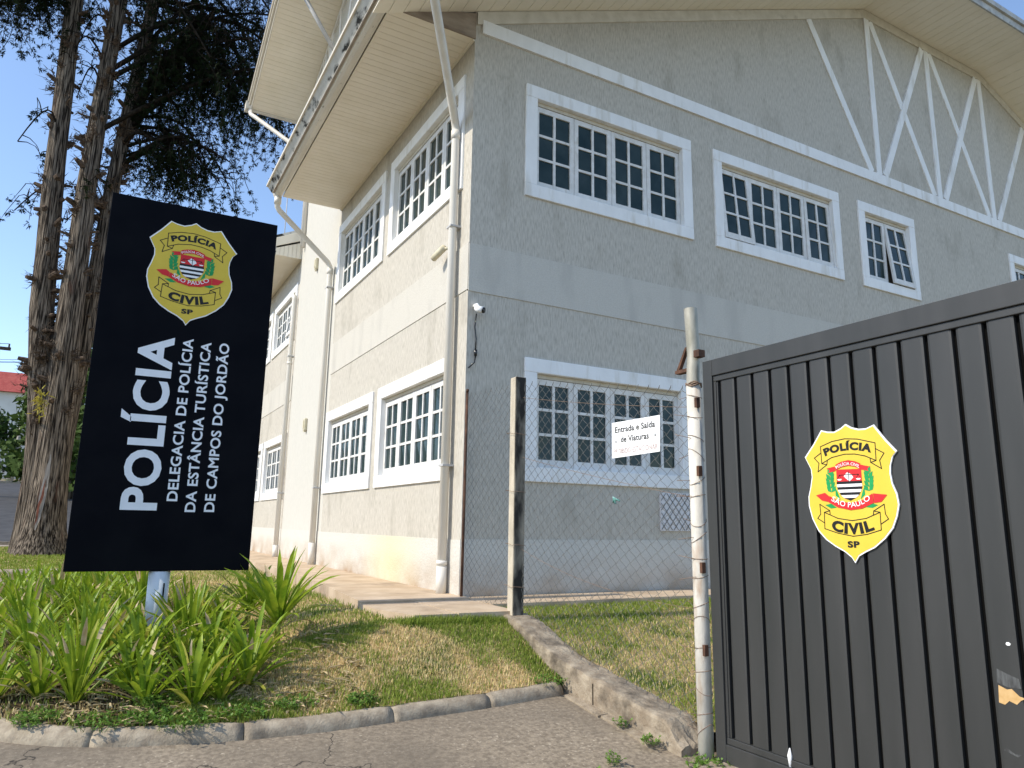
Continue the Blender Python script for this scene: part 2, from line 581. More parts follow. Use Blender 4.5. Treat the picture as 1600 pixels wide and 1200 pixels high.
pv = grid_sheet(-5.0, 14.0, -14.0, 17.6, 0.4, lambda X, Y: zr(X, Y))
struct(obj('pavement', pv, M_pave))
fw = grid_sheet(-6, 3.6, 17.6, 28.5, 0.5, lambda X, Y: zr(X, Y) + 0.004)
struct(obj('far_pavement', fw, M_walk))
rd = grid_sheet(-60, 3.6, 28.5, 62.0, 2.0, lambda X, Y: zr(X, Y) + 0.02)
struct(obj('road', rd, M_asph))
sr = grid_sheet(-14, -5.0, -20, 28.5, 1.0, lambda X, Y: zr(X, Y) + 0.004)
struct(obj('side_road', sr, M_asph))


def in_lawn(X, Y):
    if X > 3.52 or Y > 15.3:
        return False
    if X > -0.38 and Y < kerb_front_y(X) + 0.085:
        return False
    if Y < 5.45 and X < -0.2:
        return False
    if X < float(np.interp(Y, _ky, _kx)) + 0.085:
        return False
    if X > 2.42 and Y > 6.5 and X < 4:
        return False
    return True


lw = grid_sheet(-2.1, 3.6, 5.0, 16.1, 0.05, lawn_z, lambda X, Y: in_lawn(X, Y))
struct(obj('lawn', lw, M_soil))


def lot_z(X, Y):
    return float(np.interp(Y, [3.0, 3.9, 4.9, 6.4, 7.0], [0.10, 0.22, 0.37, 0.64, 0.67]))


ll = grid_sheet(3.72, 14.0, 3.0, 7.05, 0.2, lot_z)
struct(obj('yard_lawn', ll, M_soil))
tl = grid_sheet(-5.2, 2.3, 17.75, 27.4, 0.4, lambda X, Y: zr(X, Y) + 0.035)
struct(obj('tree_lawn', tl, M_soil))

# footpath along the building, in slabs with open joints
pm = MB()
ycut = [7.55, 9.6, 11.8, 14.2, 16.8, 19.6, 23, 27, 33]
for a, b in zip(ycut[:-1], ycut[1:]):
    xa, xb = (float(np.interp(q, [7.5, 10.8, 13.7, 16, 33], [2.44, 2.72, 2.8, 2.7, 2.7])) for q in (a, b))
    pm.prism([(xa, a), (3.70, a), (3.70, b - 0.012), (xb, b - 0.012)], 0.4, 0.742, ident)
pm.prism([(2.42, 7.04), (2.60, 6.45), (3.02, 6.42), (3.02, 7.538), (2.44, 7.538)], 0.3, 0.722, ident)
pm.prism([(3.032, 6.42), (3.66, 6.38), (3.66, 7.538), (3.032, 7.538)], 0.3, 0.726, ident)
struct(obj('path', pm, M_path))
ym = MB()
for a, b in ((3.7, 6.1), (6.11, 9.0), (9.01, 12), (12.01, 15), (15.01, 26)):
    ym.box((a, 7.0 + 0.0, 0.35), (b, 7.775, 0.725))
struct(obj('yard_path', ym, M_path))

# rounded kerb, segment by segment, one object
km = MB()


def roll(km, pts, r=0.085, h=0.05):
    """half-buried rounded kerb along pts"""
    for a, b in zip(pts[:-1], pts[1:]):
        a = Vector(a)
        b = Vector(b)
        d = (b - a).normalized()
        n = Vector((-d.y, d.x, 0)).normalized()
        prof = [(-1.05, -0.12), (-1.0, 0.02), (-0.85, 0.075), (-0.5, 0.115), (0, 0.128), (0.5, 0.118), (0.85, 0.08), (1.0, 0.0), (1.0, -0.12)]
        vs = []
        N = max(2, int((b - a).length / 0.12))
        for i in range(N + 1):
            p = a.lerp(b, i / N)
            e = 0.93 if i in (0, N) else 1.0
            for q in prof:
                j = 0.006 * noise.noise(p * 9 + Vector((q[0], q[1] * 9, 0)))
                vs.append(p + n * (q[0] * r) + Vector((0, 0, q[1] * e + j)))
        m = len(prof)
        fs = []
        for i in range(N):
            for k in range(m - 1):
                fs.append((i * m + k, i * m + k + 1, (i + 1) * m + k + 1, (i + 1) * m + k))
        fs.append(tuple(range(m)))
        fs.append(tuple(N * m + k for k in reversed(range(m))))
        km.add(vs, fs, 0, True)


def resample(pts, gaps):
    out = []
    P = [Vector((p[0], p[1], 0)) for p in pts]
    cum = [0]
    for a, b in zip(P[:-1], P[1:]):
        cum.append(cum[-1] + (b - a).length)

    def at(s):
        x = float(np.interp(s, cum, [p.x for p in P]))
        y = float(np.interp(s, cum, [p.y for p in P]))
        return Vector((x, y, zr(x, y) - 0.005))
    return at, cum[-1]


at, LK = resample(KERB, 0)
s = 0.0
segs = []
while s < LK - 0.2:
    ln = random.uniform(0.75, 1.05)
    e = min(LK, s + ln)
    segs.append((s, e))
    s = e + 0.006
for a, b in segs:
    n = 4
    sub = [at(a + (b - a) * i / n) for i in range(n + 1)]
    # offset inwards so that the outer foot follows the traced line
    for i in range(n):
        d = (sub[i + 1] - sub[i]).normalized()
    off = []
    for i in range(n + 1):
        d = (sub[min(i + 1, n)] - sub[max(i - 1, 0)]).normalized()
        off.append(sub[i] + Vector((-d.y, d.x, 0)) * 0.085)
    t0 = len(km.v)
    for i in range(n):
        pass
    prof_pts = off
    prof = [(-1.12, -0.10)] + [(-math.cos(math.pi * q / 12), -0.004 + 0.100 * math.sin(math.pi * q / 12) ** 0.8) for q in range(13)] + [(1.12, -0.10)]
    vs = []
    K = 16
    for i in range(K + 1):
        t = i / K * n
        i0 = min(int(t), n - 1)
        p = prof_pts[i0].lerp(prof_pts[i0 + 1], t - i0)
        d = (prof_pts[i0 + 1] - prof_pts[i0]).normalized()
        nn = Vector((-d.y, d.x, 0))
        e = random.uniform(.90, .97) if i in (0, K) else 1.0
        for q in prof:
            j = 0.010 * noise.noise(p * 9 + Vector((q[0] * 2, q[1] * 9, 0)))
            vs.append(p + nn * (q[0] * 0.088 * (0.97 if i in (0, K) else 1)) + Vector((0, 0, q[1] * e + j)))
    m = len(prof)
    fs = []
    for i in range(K):
        for k in range(m - 1):
            fs.append((i * m + k, i * m + k + 1, (i + 1) * m + k + 1, (i + 1) * m + k))
    fs.append(tuple(range(m)))
    fs.append(tuple(K * m + k for k in reversed(range(m))))
    km.add(vs, fs, 0, True)
roll(km, [(x, 17.65, zr(x, 17.65) - .03) for x in (-5.2, -4.2, -3, -2, -1, 0, 1, 2.2)])
struct(obj('kerb', km, M_kerb))
# far kerb lines across the street
fk = MB()
for i in range(16):
    x = -40 + i * 2.7
    fk.box((x, 28.3, zr(0, 28.3) - .1), (x + 2.69, 28.5, zr(0, 28.4) + 0.1))
    fk.box((x, 62.0, zr(0, 62.0) - .1), (x + 2.69, 62.3, zr(0, 62.0) + 0.16))
struct(obj('street_kerb', fk, M_kerb))

# apron slab in front of the gate
am = MB()
am.prism([(1.9, 3.25), (3.35, 3.62), (3.62, 3.72), (3.62, 3.45), (2.6, 2.6)], -0.3, 0.10, ident)
struct(obj('gate_apron', am, M_kerb))

# ------------------------------------------------------------------ building
X0, Y0, ZB = 3.69, 7.81, 0.74


def TR(u, v, h):            # front (shaded) wall: u to the right, v up, h outwards
    return (X0 + u, Y0 - h, v)


def TL(u, v, h):            # street (sunlit) wall: u away from the corner, v up, h outwards
    return (X0 - h, Y0 + u, v)


B = thing('police_building', 'large off white two storey police station with deep cream eaves and white framed windows', 'building', (X0, Y0, ZB))


def wall_grid(mb, us, vs, holes, T, th=0.2):
    def inside(u, v):
        for a, b, c, d in holes:
            if a < u < b and c < v < d:
                return True
        return False
    us = sorted(set(us + [x for h in holes for x in h[:2]]))
    vs = sorted(set(vs + [x for h in holes for x in h[2:]]))
    for i in range(len(us) - 1):
        for j in range(len(vs) - 1):
            if inside((us[i] + us[i + 1]) / 2, (vs[j] + vs[j + 1]) / 2):
                continue
            q = [(us[i], vs[j]), (us[i + 1], vs[j]), (us[i + 1], vs[j + 1]), (us[i], vs[j + 1])]
            mb.add([T(a, b, 0) for a, b in q], [(0, 1, 2, 3)])
    for a, b, c, d in holes:
        q = [(a, c), (b, c), (b, d), (a, d)]
        for k in range(4):
            p, r = q[k], q[(k + 1) % 4]
            mb.add([T(*p, 0), T(*r, 0), T(*r, -th), T(*p, -th)], [(0, 1, 2, 3)])


UP = (5.88, 7.54)
LO = (2.08, 3.66)
winR = [(0.79, 3.79, *UP, 4, {}), (4.26, 7.33, *UP, 4, {0: 4.5, 3: 1.5}), (7.87, 9.58, *UP, 2, {1: 6}), (13.0, 16.0, *UP, 4, {}),
        (0.82, 3.62, *LO, 4, {}), (4.26, 7.33, *LO, 4, {}), (7.87, 9.58, *LO, 2, {}), (13.0, 16.0, *LO, 4, {})]
winL = [(0.24, 3.12, *UP, 4, {}), (3.38, 6.25, *UP, 4, {}), (0.40, 3.22, *LO, 4, {}), (3.47, 6.32, *LO, 4, {})]
winW = [(10.0, 12.75, 5.98, 7.45, 4, {0: 8}), (12.98, 15.7, 5.98, 7.45, 4, {}), (9.98, 12.74, *LO, 4, {}), (12.97, 15.7, *LO, 4, {})]
TRM = 0.185


def hole(w):
    return (w[0] + 0.05, w[1] - 0.05, w[2] + 0.05, w[3] - 0.05)


mb = MB()
wall_grid(mb, [0, 21.2], [0.3, 7.95], [hole(w) for w in winR], TR)
mb.flat([(0, 7.95), (21.2, 7.95), (21.2, 8.34), (12.65, 11.81), (8.56, 11.81), (0, 8.34)], 0, TR)
mb.flat([(0, 0.3), (30, 0.3), (30, 7.95), (0, 7.95)], 0, lambda u, v, h: (X0 + 21.2, Y0 + u, v))
obj('front_wall', mb, M_wall, B)
mb = MB()
wall_grid(mb, [0, 6.28], [0.3, 8.3], [hole(w) for w in winL], TL)
obj('street_wall', mb, M_wall, B)
mb = MB()
wall_grid(mb, [6.28, 9.78], [0.3, 8.35], [], TL)
mb.flat([(2.83, 8.35), (9.78, 8.35), (9.78, 12.66), (6.3, 13.92), (2.83, 12.67)], 0, TL)
for yy in (2.83, 9.78):
    mb.flat([(0, 7.9), (9, 7.9), (9, 12.66), (0, 12.66)], 0, lambda u, v, h: (X0 + u, Y0 + yy, v))
obj('cross_gable_wall', mb, M_tower, B)
mb = MB()
wall_grid(mb, [9.78, 27], [0.3, 8.1], [hole(w) for w in winW], lambda u, v, h: TL(u, v, h - 0.02))
obj('wing_wall', mb, M_wall, B)
# painted bands and plinths, a few millimetres proud
mb = MB()
mb.box((0, 4.41, -0.02), (21.2, 5.04, 0.012), T=TR)
mb.box((0, 4.43, -0.02), (6.28, 5.05, 0.010), T=TL)
mb.box((9.79, 4.43, -0.02), (27, 5.05, -0.010), T=TL)
obj('storey_band', mb, M_band, B)
mb = MB()
mb.box((0, 0.3, -0.02), (21.2, 1.375, 0.008), T=TR)
mb.box((0, 0.3, -0.02), (6.28, 1.365, 0.010), T=TL)
mb.box((6.28, 0.3, -0.02), (9.78, 1.37, 0.006), T=TL)
mb.box((9.79, 0.3, -0.04), (27, 1.38, -0.012), T=TL)
obj('plinth', mb, M_plinth, B)


def window(w, T, parent, dz=0):
    a, b, c, d, n, op = w
    t = TRM
    mb = MB()
    # plaster surround: four butted pieces
    mb.box((a, d - t, -0.13), (b, d, 0.032), T=T)
    mb.box((a, c, -0.13), (b, c + t, 0.034), T=T)
    mb.box((a, c + t, -0.13), (a + t, d - t, 0.030), T=T)
    mb.box((b - t, c + t, -0.13), (b, d - t, 0.030), T=T)
    o = bevel(obj('window', mb, M_trim, parent), 0.008, 2)
    ia, ib, ic, id_ = a + t, b - t, c + t, d - t
    mb = MB()
    mb.box((ia, id_ - 0.055, -0.13), (ib, id_ - 0.002, -0.045), T=T)
    obj('head_rail', mb, M_reveal, o)
    id_ -= 0.057
    sw = (ib - ia) / n
    for k in range(n):
        mb = MB()
        s0, s1 = ia + k * sw + 0.004, ia + (k + 1) * sw - 0.004
        z0, z1 = ic + 0.006, id_ - 0.004
        ang = math.radians(op.get(k, 0))

        def TS(u, v, h, z1=z1, ang=ang):
            dv = v - z1
            hh = h + 0.075
            return T(u, z1 + dv * math.cos(ang) + hh * math.sin(ang) * 0, -0.075 + hh * math.cos(ang) - dv * math.sin(ang))
        st, tr_, br = 0.068, 0.075, 0.10
        mb.box((s0, z0, -0.095), (s0 + st, z1, -0.055), T=TS)
        mb.box((s1 - st, z0, -0.095), (s1, z1, -0.055), T=TS)
        mb.box((s0 + st, z1 - tr_, -0.095), (s1 - st, z1, -0.057), T=TS)
        mb.box((s0 + st, z0, -0.095), (s1 - st, z0 + br, -0.057), T=TS)
        um = (s0 + s1) / 2
        g0, g1 = z0 + br, z1 - tr_
        mb.box((um - 0.019, g0, -0.093), (um + 0.019, g1, -0.060), T=TS)
        for q in (1, 2):
            zz = g0 + (g1 - g0) * q / 3
            mb.box((s0 + st, zz - 0.018, -0.092), (um - 0.019, zz + 0.018, -0.062), T=TS)
            mb.box((um + 0.019, zz - 0.018, -0.092), (s1 - st, zz + 0.018, -0.062), T=TS)
        for ua, ub in ((s0 + st, um - 0.019), (um + 0.019, s1 - st)):
            for q in range(3):
                za = g0 + (g1 - g0) * q / 3
                zb = g0 + (g1 - g0) * (q + 1) / 3
                hj = random.uniform(-0.004, 0.004)
                mb.add([TS(ua, za, -0.080 + hj), TS(ub, za, -0.080 - hj), TS(ub, zb, -0.080 + hj), TS(ua, zb, -0.080 - hj)], [(0, 1, 2, 3)], 1)
        so = obj('sash', mb, [M_sash, M_glass], o)
        if op.get(k, 0):
            so['label'] = 'casement tilted open at the bottom'
    # dark room behind open casements
    mb = MB()
    mb.box((ia - 0.02, ic - 0.02, -0.6), (ib + 0.02, id_ + 0.02, -0.135), T=T)
    obj('dark_opening', mb, M_gapdark, o)
    return o


for wv in winR:
    window(wv, TR, B)
for wv in winL:
    window(wv, TL, B)
for wv in winW:
    window(wv, lambda u, v, h: TL(u, v, h - 0.02), B)

# gable timberwork on the front wall
SL = 0.4055


def rake(u):
    return 8.34 + SL * u


mb = MB()
mb.box((0.1, 8.045, -0.02), (21.1, 8.245, 0.035), T=TR)
obj('gable_beam', bevel_src := mb, M_trim, B)
mb = MB()
mb.prism([(0.02, rake(0.02) - 0.2), (8.56, 11.61), (8.56, 11.80), (0.02, rake(0.02) - 0.01)], -0.02, 0.030, TR)
mb.prism([(8.565, 11.61), (12.645, 11.61), (12.645, 11.80), (8.565, 11.80)], -0.02, 0.031, TR)
mb.prism([(12.65, 11.61), (21.18, rake(0.02) - 0.2), (21.18, rake(0.02) - 0.01), (12.65, 11.80)], -0.02, 0.030, TR)
obj('rake_board', mb, mat('dusty_cream_trim', (0.55, 0.51, 0.43), (0.65, 0.61, 0.53), (5, 5, 5), 0.7, c3=(0.3, 0.26, 0.2), s3=(4, 4, 4), t3=(.6, .85)), B)


def strut(u0, v0, u1, v1, wd, h):
    mb = MB()
    d = Vector((u1 - u0, v1 - v0)).normalized()
    n = Vector((-d.y, d.x)) * wd / 2
    q = [(u0 + n.x, v0 + n.y), (u0 - n.x, v0 - n.y), (u1 - n.x, v1 - n.y), (u1 + n.x, v1 + n.y)]
    mb.prism(q, -0.01, h, TR)
    o = obj('gable_strut', mb, M_trim, B)


for u in (8.62, 10.6, 12.6):
    strut(u, 8.245, u, 11.61, 0.15, 0.026)
for a, b, h in (((6.86, 10.92), (8.40, 8.25), .022), ((8.74, 11.60), (10.42, 8.25), .022), ((10.45, 11.60), (8.80, 8.25), .034), ((10.72, 11.60), (12.42, 8.25), .022),
                ((12.46, 11.60), (10.78, 8.25), .034), ((14.34, 10.92), (12.80, 8.25), .022)):
    strut(a[0], a[1], b[0], b[1], 0.15, h)

# boarded soffits


def boards(mb, T, u0, u1, step, v0, v1, fh, th=0.02, gap=0.006):
    """boards side by side along u; each spans v0..v1 (may be functions of u); fh(u,v) height"""
    u = u0
    while u < u1 - 1e-6:
        e = min(u + step, u1)
        a, b = u + gap / 2, e - gap / 2
        vs = []
        for uu, vv in ((a, v0), (b, v0), (b, v1), (a, v1)):
            vs.append(T(uu, vv, fh(uu, vv)))
        for uu, vv in ((a, v0), (b, v0), (b, v1), (a, v1)):
            vs.append(T(uu, vv, fh(uu, vv) + th))
        mb.add(vs, [(0, 3, 2, 1), (4, 5, 6, 7), (0, 1, 5, 4), (1, 2, 6, 5), (2, 3, 7, 6), (3, 0, 4, 7)])
        u = e


def TX(u, v, h):        # plan coordinates relative to the corner
    return (X0 + u, Y0 + v, h)


mb = MB()
boards(mb, lambda u, v, h: TX(v, u, h), 0.0, 6.25, 0.125, -1.2, -0.004, lambda u, v: 7.93)
mb.box((-1.2, 0.0, 7.952), (-0.004, 6.25, 7.958), 1, T=lambda x, y, z: TX(x, y, z))
mb.box((-0.035, 0.0, 7.905), (-0.003, 6.25, 7.928), 0, T=lambda x, y, z: TX(x, y, z))
obj('eave_soffit', mb, [M_soffit, M_gapdark], B)
# boxed end of the eave in the plane of the front wall
mb = MB()
mb.prism([(-1.22, 7.925), (0.0, 7.925), (0.0, 8.31), (-1.22, 7.945)], 0.002, 0.022, TR)
obj('eave_end_board', mb, mat('shade_toned_end_board', (0.22, 0.17, 0.13), (0.34, 0.28, 0.22), (3, 3, 9), 0.9), B)  # shade under the rake overhang put into the board's dark brown colour
mb = MB()
OV = 1.25


def rk(u, v):
    return min(rake(u), 11.81) if u < 10.6 else min(rake(21.2 - u), 11.81)


boards(mb, lambda u, v, h: TX(u, v, h), -1.42, 8.56, 0.2, -OV, -0.002, lambda u, v: rk(u, v))
boards(mb, lambda u, v, h: TX(u, v, h), 8.56, 12.65, 0.2, -OV, -0.002, lambda u, v: rk(u, v))
boards(mb, lambda u, v, h: TX(u, v, h), 12.65, 22.6, 0.2, -OV, -0.002, lambda u, v: rk(u, v))
for a, b in ((-1.42, 8.56), (8.56, 12.65), (12.65, 22.6)):
    za, zb = rk(a + 1e-4, 0) + 0.021, rk(b - 1e-4, 0) + 0.021
    mb.add([TX(a, -OV, za), TX(b, -OV, zb), TX(b, 0, zb), TX(a, 0, za)], [(0, 1, 2, 3)], 1)
obj('rake_soffit', mb, [M_soffit, M_gapdark], B)
# roof: two slopes, clipped gable, ridge along Y
mb = MB()


def rt(u):
    return rk(u, 0) + 0.17


ridge_z = rake(10.6) + 0.2
for sgn in (0, 1):
    def U(u):
        return u if not sgn else 21.2 - u
    ze = rake(-1.42) + 0.17
    zc = 11.81 + 0.17
    vs = [TX(U(-1.42), -OV - .06, ze), TX(U(8.56), -OV - .06, zc), TX(U(10.6), 1.6, ridge_z), TX(U(10.6), 27, ridge_z), TX(U(-1.42), 27, ze)]
    if not sgn:
        vs = [TX(-1.42, -OV - .06, ze), TX(8.56, -OV - .06, zc), TX(10.6, 1.6, ridge_z), TX(10.6, 27, ridge_z), TX(0.2, 27, rake(.2) + .17), TX(0.2, 6.2, rake(.2) + .17), TX(-1.42, 6.2, ze)]
        mb.add(vs, [tuple(range(7))])
    else:
        mb.add(vs, [tuple(range(5))])
mb.add([TX(8.56, -OV - .06, 11.98), TX(12.64, -OV - .06, 11.98), TX(10.6, 1.6, ridge_z)], [(0, 1, 2)])
obj('roof', mb, M_roof, B, recalc=True)
mb = MB()
for pa, pb in (((-1.42, rake(-1.42)), (8.56, 11.81)), ((8.565, 11.81), (12.645, 11.81)), ((12.65, 11.81), (22.6, rake(-1.4)))):
    mb.prism([(pa[0], pa[1] - 0.05), (pb[0], pb[1] - 0.05), (pb[0], pb[1] + 0.19), (pa[0], pa[1] + 0.19)], OV, OV + 0.03, TR)
    mb.prism([(pa[0], pa[1] + 0.10), (pb[0], pb[1] + 0.10), (pb[0], pb[1] + 0.21), (pa[0], pa[1] + 0.21)], OV + 0.031, OV + 0.075, TR)
obj('rake_fascia', mb, mat('weathered_grey_fascia', (0.34, 0.34, 0.33), (0.5, 0.5, 0.48), (4, 4, 4), 0.7, c3=(0.2, 0.2, 0.19), s3=(6, 6, 6), t3=(.55, .8)), B)
# street gutter with its lichened upper flange
mb = MB()
prof = [(-1.215, 8.03), (-1.225, 7.915), (-1.26, 7.885), (-1.32, 7.882), (-1.365, 7.91), (-1.385, 7.955), (-1.385, 7.985), (-1.36, 8.03)]
mb.prism(prof, -1.30, 6.30, lambda x, z, y: TX(x, y, z))
mb.prism([(-1.386, 7.986), (-1.40, 7.975), (-1.405, 7.99), (-1.388, 8.004)], -1.31, 6.31, lambda x, z, y: TX(x, y, z))
go = obj('gutter', mb, M_gutter, B)
mb = MB()
mb.prism([(-1.37, 8.005), (-1.405, 7.992), (-1.50, 8.105), (-1.50, 8.12), (-1.30, 8.12)], -1.32, 6.32, lambda x, z, y: TX(x, y, z))
obj('roof_edge', mb, M_lichen, go)
mb = MB()
mb.prism([(-1.495, 8.10), (-1.52, 8.10), (-1.52, 8.15), (-1.495, 8.15)], -1.33, 6.33, lambda x, z, y: TX(x, y, z))
obj('drip_edge', mb, M_gutter, go)


def pipe(pts, r=0.05, name='downpipe', m=None, rings=()):
    mb = MB()
    mb.tube([TX(*p) for p in pts], r, 14)
    o = obj(name, mb, m or M_pipe, B)
    for (p, q, rr) in rings:
        mb = MB()
        mb.tube([TX(*p), TX(*q)], rr, 14)
        obj('pipe_collar', mb, m or M_pipe, o)
    return o


pipe([(-0.09, 0.33, 0.74), (-0.09, 0.33, 6.70), (-0.10, 0.32, 6.78), (-0.14, 0.27, 6.85), (-1.20, -1.28, 7.62), (-1.27, -1.37, 7.70), (-1.30, -1.38, 7.80), (-1.30, -1.26, 7.92)], 0.055,
     rings=[((-0.09, .33, 0.74), (-0.09, .33, 1.05), .063), ((-0.09, .33, 1.07), (-0.09, .33, 1.12), .066), ((-0.09, .33, 6.60), (-0.09, .33, 6.72), .064)])
pipe([(-0.09, 6.53, 0.74), (-0.09, 6.53, 6.66), (-0.10, 6.53, 6.76), (-0.15, 6.52, 6.84), (-1.24, 6.28, 7.64), (-1.29, 6.25, 7.70), (-1.30, 6.22, 7.78), (-1.30, 6.2, 7.92)], 0.055,
     rings=[((-0.09, 6.53, 0.74), (-0.09, 6.53, 1.15), .063), ((-0.09, 6.53, 6.60), (-0.09, 6.53, 6.72), .064), ((-1.30, 6.2, 7.74), (-1.30, 6.2, 7.88), .068)])
pipe([(-0.09, 9.85, 0.74), (-0.09, 9.85, 6.95), (-0.09, 9.84, 7.02), (-0.12, 9.95, 7.06)], 0.055,
     rings=[((-0.09, 9.85, 0.74), (-0.09, 9.85, 1.0), .063), ((-0.09, 9.85, 5.3), (-0.09, 9.85, 5.36), .064)])
for y, zs in ((0.33, (2.25, 5.35)), (6.53, (2.2, 6.3)), (9.85, (2.2, 5.5))):
    for z in zs:
        mb = MB()
        mb.box((-0.15, y - 0.07, z - 0.012), (0.002, y + 0.07, z + 0.012), T=TX)
        obj('pipe_bracket', mb, M_grey, B)

# cross gable over the street wall: boarded rake soffit, fascia, roof, timber pattern, pipes
YC, OX, YE = 6.3, -1.36, 10.85


def gz(v):
    return 13.93 - 0.36 * abs(v - YC)


mb = MB()
boards(mb, lambda u, v, h: TX(v, u, h), YC, YE, 0.125, OX, -0.02, lambda u, v: gz(u))
boards(mb, lambda u, v, h: TX(v, u, h), 2 * YC - YE, YC, 0.125, OX, -0.02, lambda u, v: gz(u))
boards(mb, lambda u, v, h: TX(v, u, h), 9.80, YE, 0.125, -0.015, 8, lambda u, v: gz(u))
boards(mb, lambda u, v, h: TX(v, u, h), 2 * YC - YE, 2.8, 0.125, -0.015, 8, lambda u, v: gz(u))
for a, b in ((YC, YE), (2 * YC - YE, YC)):
    mb.add([TX(OX, a, gz(a) + .021), TX(8, a, gz(a) + .021), TX(8, b, gz(b) + .021), TX(OX, b, gz(b) + .021)], [(0, 1, 2, 3)], 1)
obj('cross_gable_soffit', mb, [M_soffit, M_gapdark], B)
mb = MB()
for a, b in ((YC, YE), (2 * YC - YE, YC)):
    for x0_, x1_, d0, d1 in ((OX - .03, OX, -.05, .17), (OX - .085, OX - .031, .04, .20), (OX - .12, OX - .086, .12, .22)):
        q = [(a, gz(a) + d0), (b, gz(b) + d0), (b, gz(b) + d1), (a, gz(a) + d1)]
        mb.prism(q, x0_, x1_, lambda y, z, x: TX(x, y, z))
mb.box((OX, YE, gz(YE) - .05), (8, YE + .03, gz(YE) + .17), T=TX)
obj('cross_gable_fascia', mb, M_gutter, B)
mb = MB()
mb.box((OX + .02, YE + .031, gz(YE) - .02), (8, YE + .14, gz(YE) + .11), T=TX)
mb.box((OX - .16, YE - .06, gz(YE) - .05), (OX + .02, YE + .18, gz(YE) + .16), T=TX)
obj('cross_gable_gutter', mb, M_gutter, B)
mb = MB()
for a, b in ((YC, YE), (2 * YC - YE, YC)):
    mb.add([TX(OX - .13, a, gz(a) + .2), TX(9, a, gz(a) + .2), TX(9, b, gz(b) + .2), TX(OX - .13, b, gz(b) + .2)], [(0, 1, 2, 3)])
obj('cross_gable_roof', mb, M_roof, B)
pipe([(-1.40, 10.85, 12.25), (-1.38, 10.8, 12.1), (-1.28, 10.68, 11.98), (-0.34, 9.78, 10.95), (-0.07, 9.55, 10.7), (-0.07, 9.5, 8.2)], 0.055)
mb = MB()
mb.tube([TX(-1.12, 7.2, 13.58), TX(-0.02, 7.2, 11.98)], 0.05, 8)
obj('eave_brace', mb, M_grey, B)
for (a, b) in (((6.3, 13.85), (7.2, 11.0)), ((7.4, 13.5), (7.3, 11.0)), ((8.4, 13.1), (7.4, 11.0)), ((8.6, 13.0), (8.6, 11.0)), ((8.7, 13.0), (9.6, 11.0)), ((9.6, 12.7), (8.7, 11.0)), ((8.0, 13.25), (8.5, 11.0))):
    mb = MB()
    d = Vector((b[0] - a[0], b[1] - a[1])).normalized()
    n = Vector((-d.y, d.x)) * 0.06
    mb.prism([(a[0] + n.x, a[1] + n.y), (a[0] - n.x, a[1] - n.y), (b[0] - n.x, b[1] - n.y), (b[0] + n.x, b[1] + n.y)], -0.01, 0.03 + random.uniform(-.004, .004), TL)
    obj('gable_strut', mb, M_trim, B)
mb = MB()
mb.prism([(YC, gz(YC) - .16), (9.77, gz(9.77) - .16), (9.77, gz(9.77) - .01), (YC, gz(YC) - .01)], -0.01, 0.036, TL)
mb.box((2.9, 10.85, -.01), (9.77, 11.0, .036), T=TL)
obj('cross_gable_board', mb, M_trim, B)

# lower wing beyond the tower
mb = MB()
boards(mb, lambda u, v, h: TX(v, u, h), 9.83, 26, 0.25, -0.62, 0.018, lambda u, v: 8.02)
mb.box((-0.62, 9.83, 8.045), (0.018, 26, 8.05), 1, T=TX)
obj('wing_soffit', mb, [M_soffit, M_gapdark], B)
mb = MB()
k = 0
x = -0.64
while x < 0.0:
    e = min(x + 0.1, 0.0)
    mb.prism([(x + .003, 8.0), (e - .003, 8.0), (e - .003, 8.24 + 0.42 * (e + .62) - 0.06), (x + .003, 8.24 + 0.42 * (x + .62) - 0.06)], 9.79, 9.82, lambda a, z, y: TX(a, y, z))
    x = e
mb.prism([(-0.68, 8.2), (0.02, 8.5), (0.02, 8.76), (-0.68, 8.42)], 9.77, 9.80, lambda a, z, y: TX(a, y, z))
obj('wing_end_board', mb, M_soffit, B)
mb = MB()
mb.prism([(-0.66, 7.99), (-0.63, 7.99), (-0.63, 8.4), (-0.66, 8.4)], 9.78, 26, lambda a, z, y: TX(a, y, z))
mb.prism([(-0.72, 8.38), (8.0, 12.4), (8.0, 12.5), (-0.72, 8.48)], 9.79, 26, lambda a, z, y: TX(a, y, z))
obj('wing_roof', mb, M_lichen, B)
mb = MB()
mb.tube([TX(-0.35, 10.4, 8.5), TX(-0.35, 10.4, 9.9)], 0.012, 5)
obj('aerial', mb, M_grey, B)

# ------------------------------------------------------------------ small things on the walls


def lampbox(z, name, label):
    t = thing(name, label, 'wall lamp', TX(0, 8.02, z))
    mb = MB()
    mb.box((7.96, z - 0.13, 0.0), (8.08, z + 0.14, 0.07), T=TL)
    bevel(obj('lamp_housing', mb, M_ivory, t), 0.02, 3)
    mb = MB()
    mb.box((7.985, z - 0.16, 0.02), (8.055, z - 0.131, 0.06), T=TL)
    mb.box((7.98, z - 0.08, 0.071), (8.06, z + 0.09, 0.082), T=TL)
    obj('lens', mb, M_ivory, t)


lampbox(3.62, 'wall_lamp', 'yellowed small wall lamp between the two far downpipes at ground floor height')
lampbox(7.30, 'wall_lamp', 'yellowed small wall lamp high up on the plain wall strip beside the diagonal downpipe')

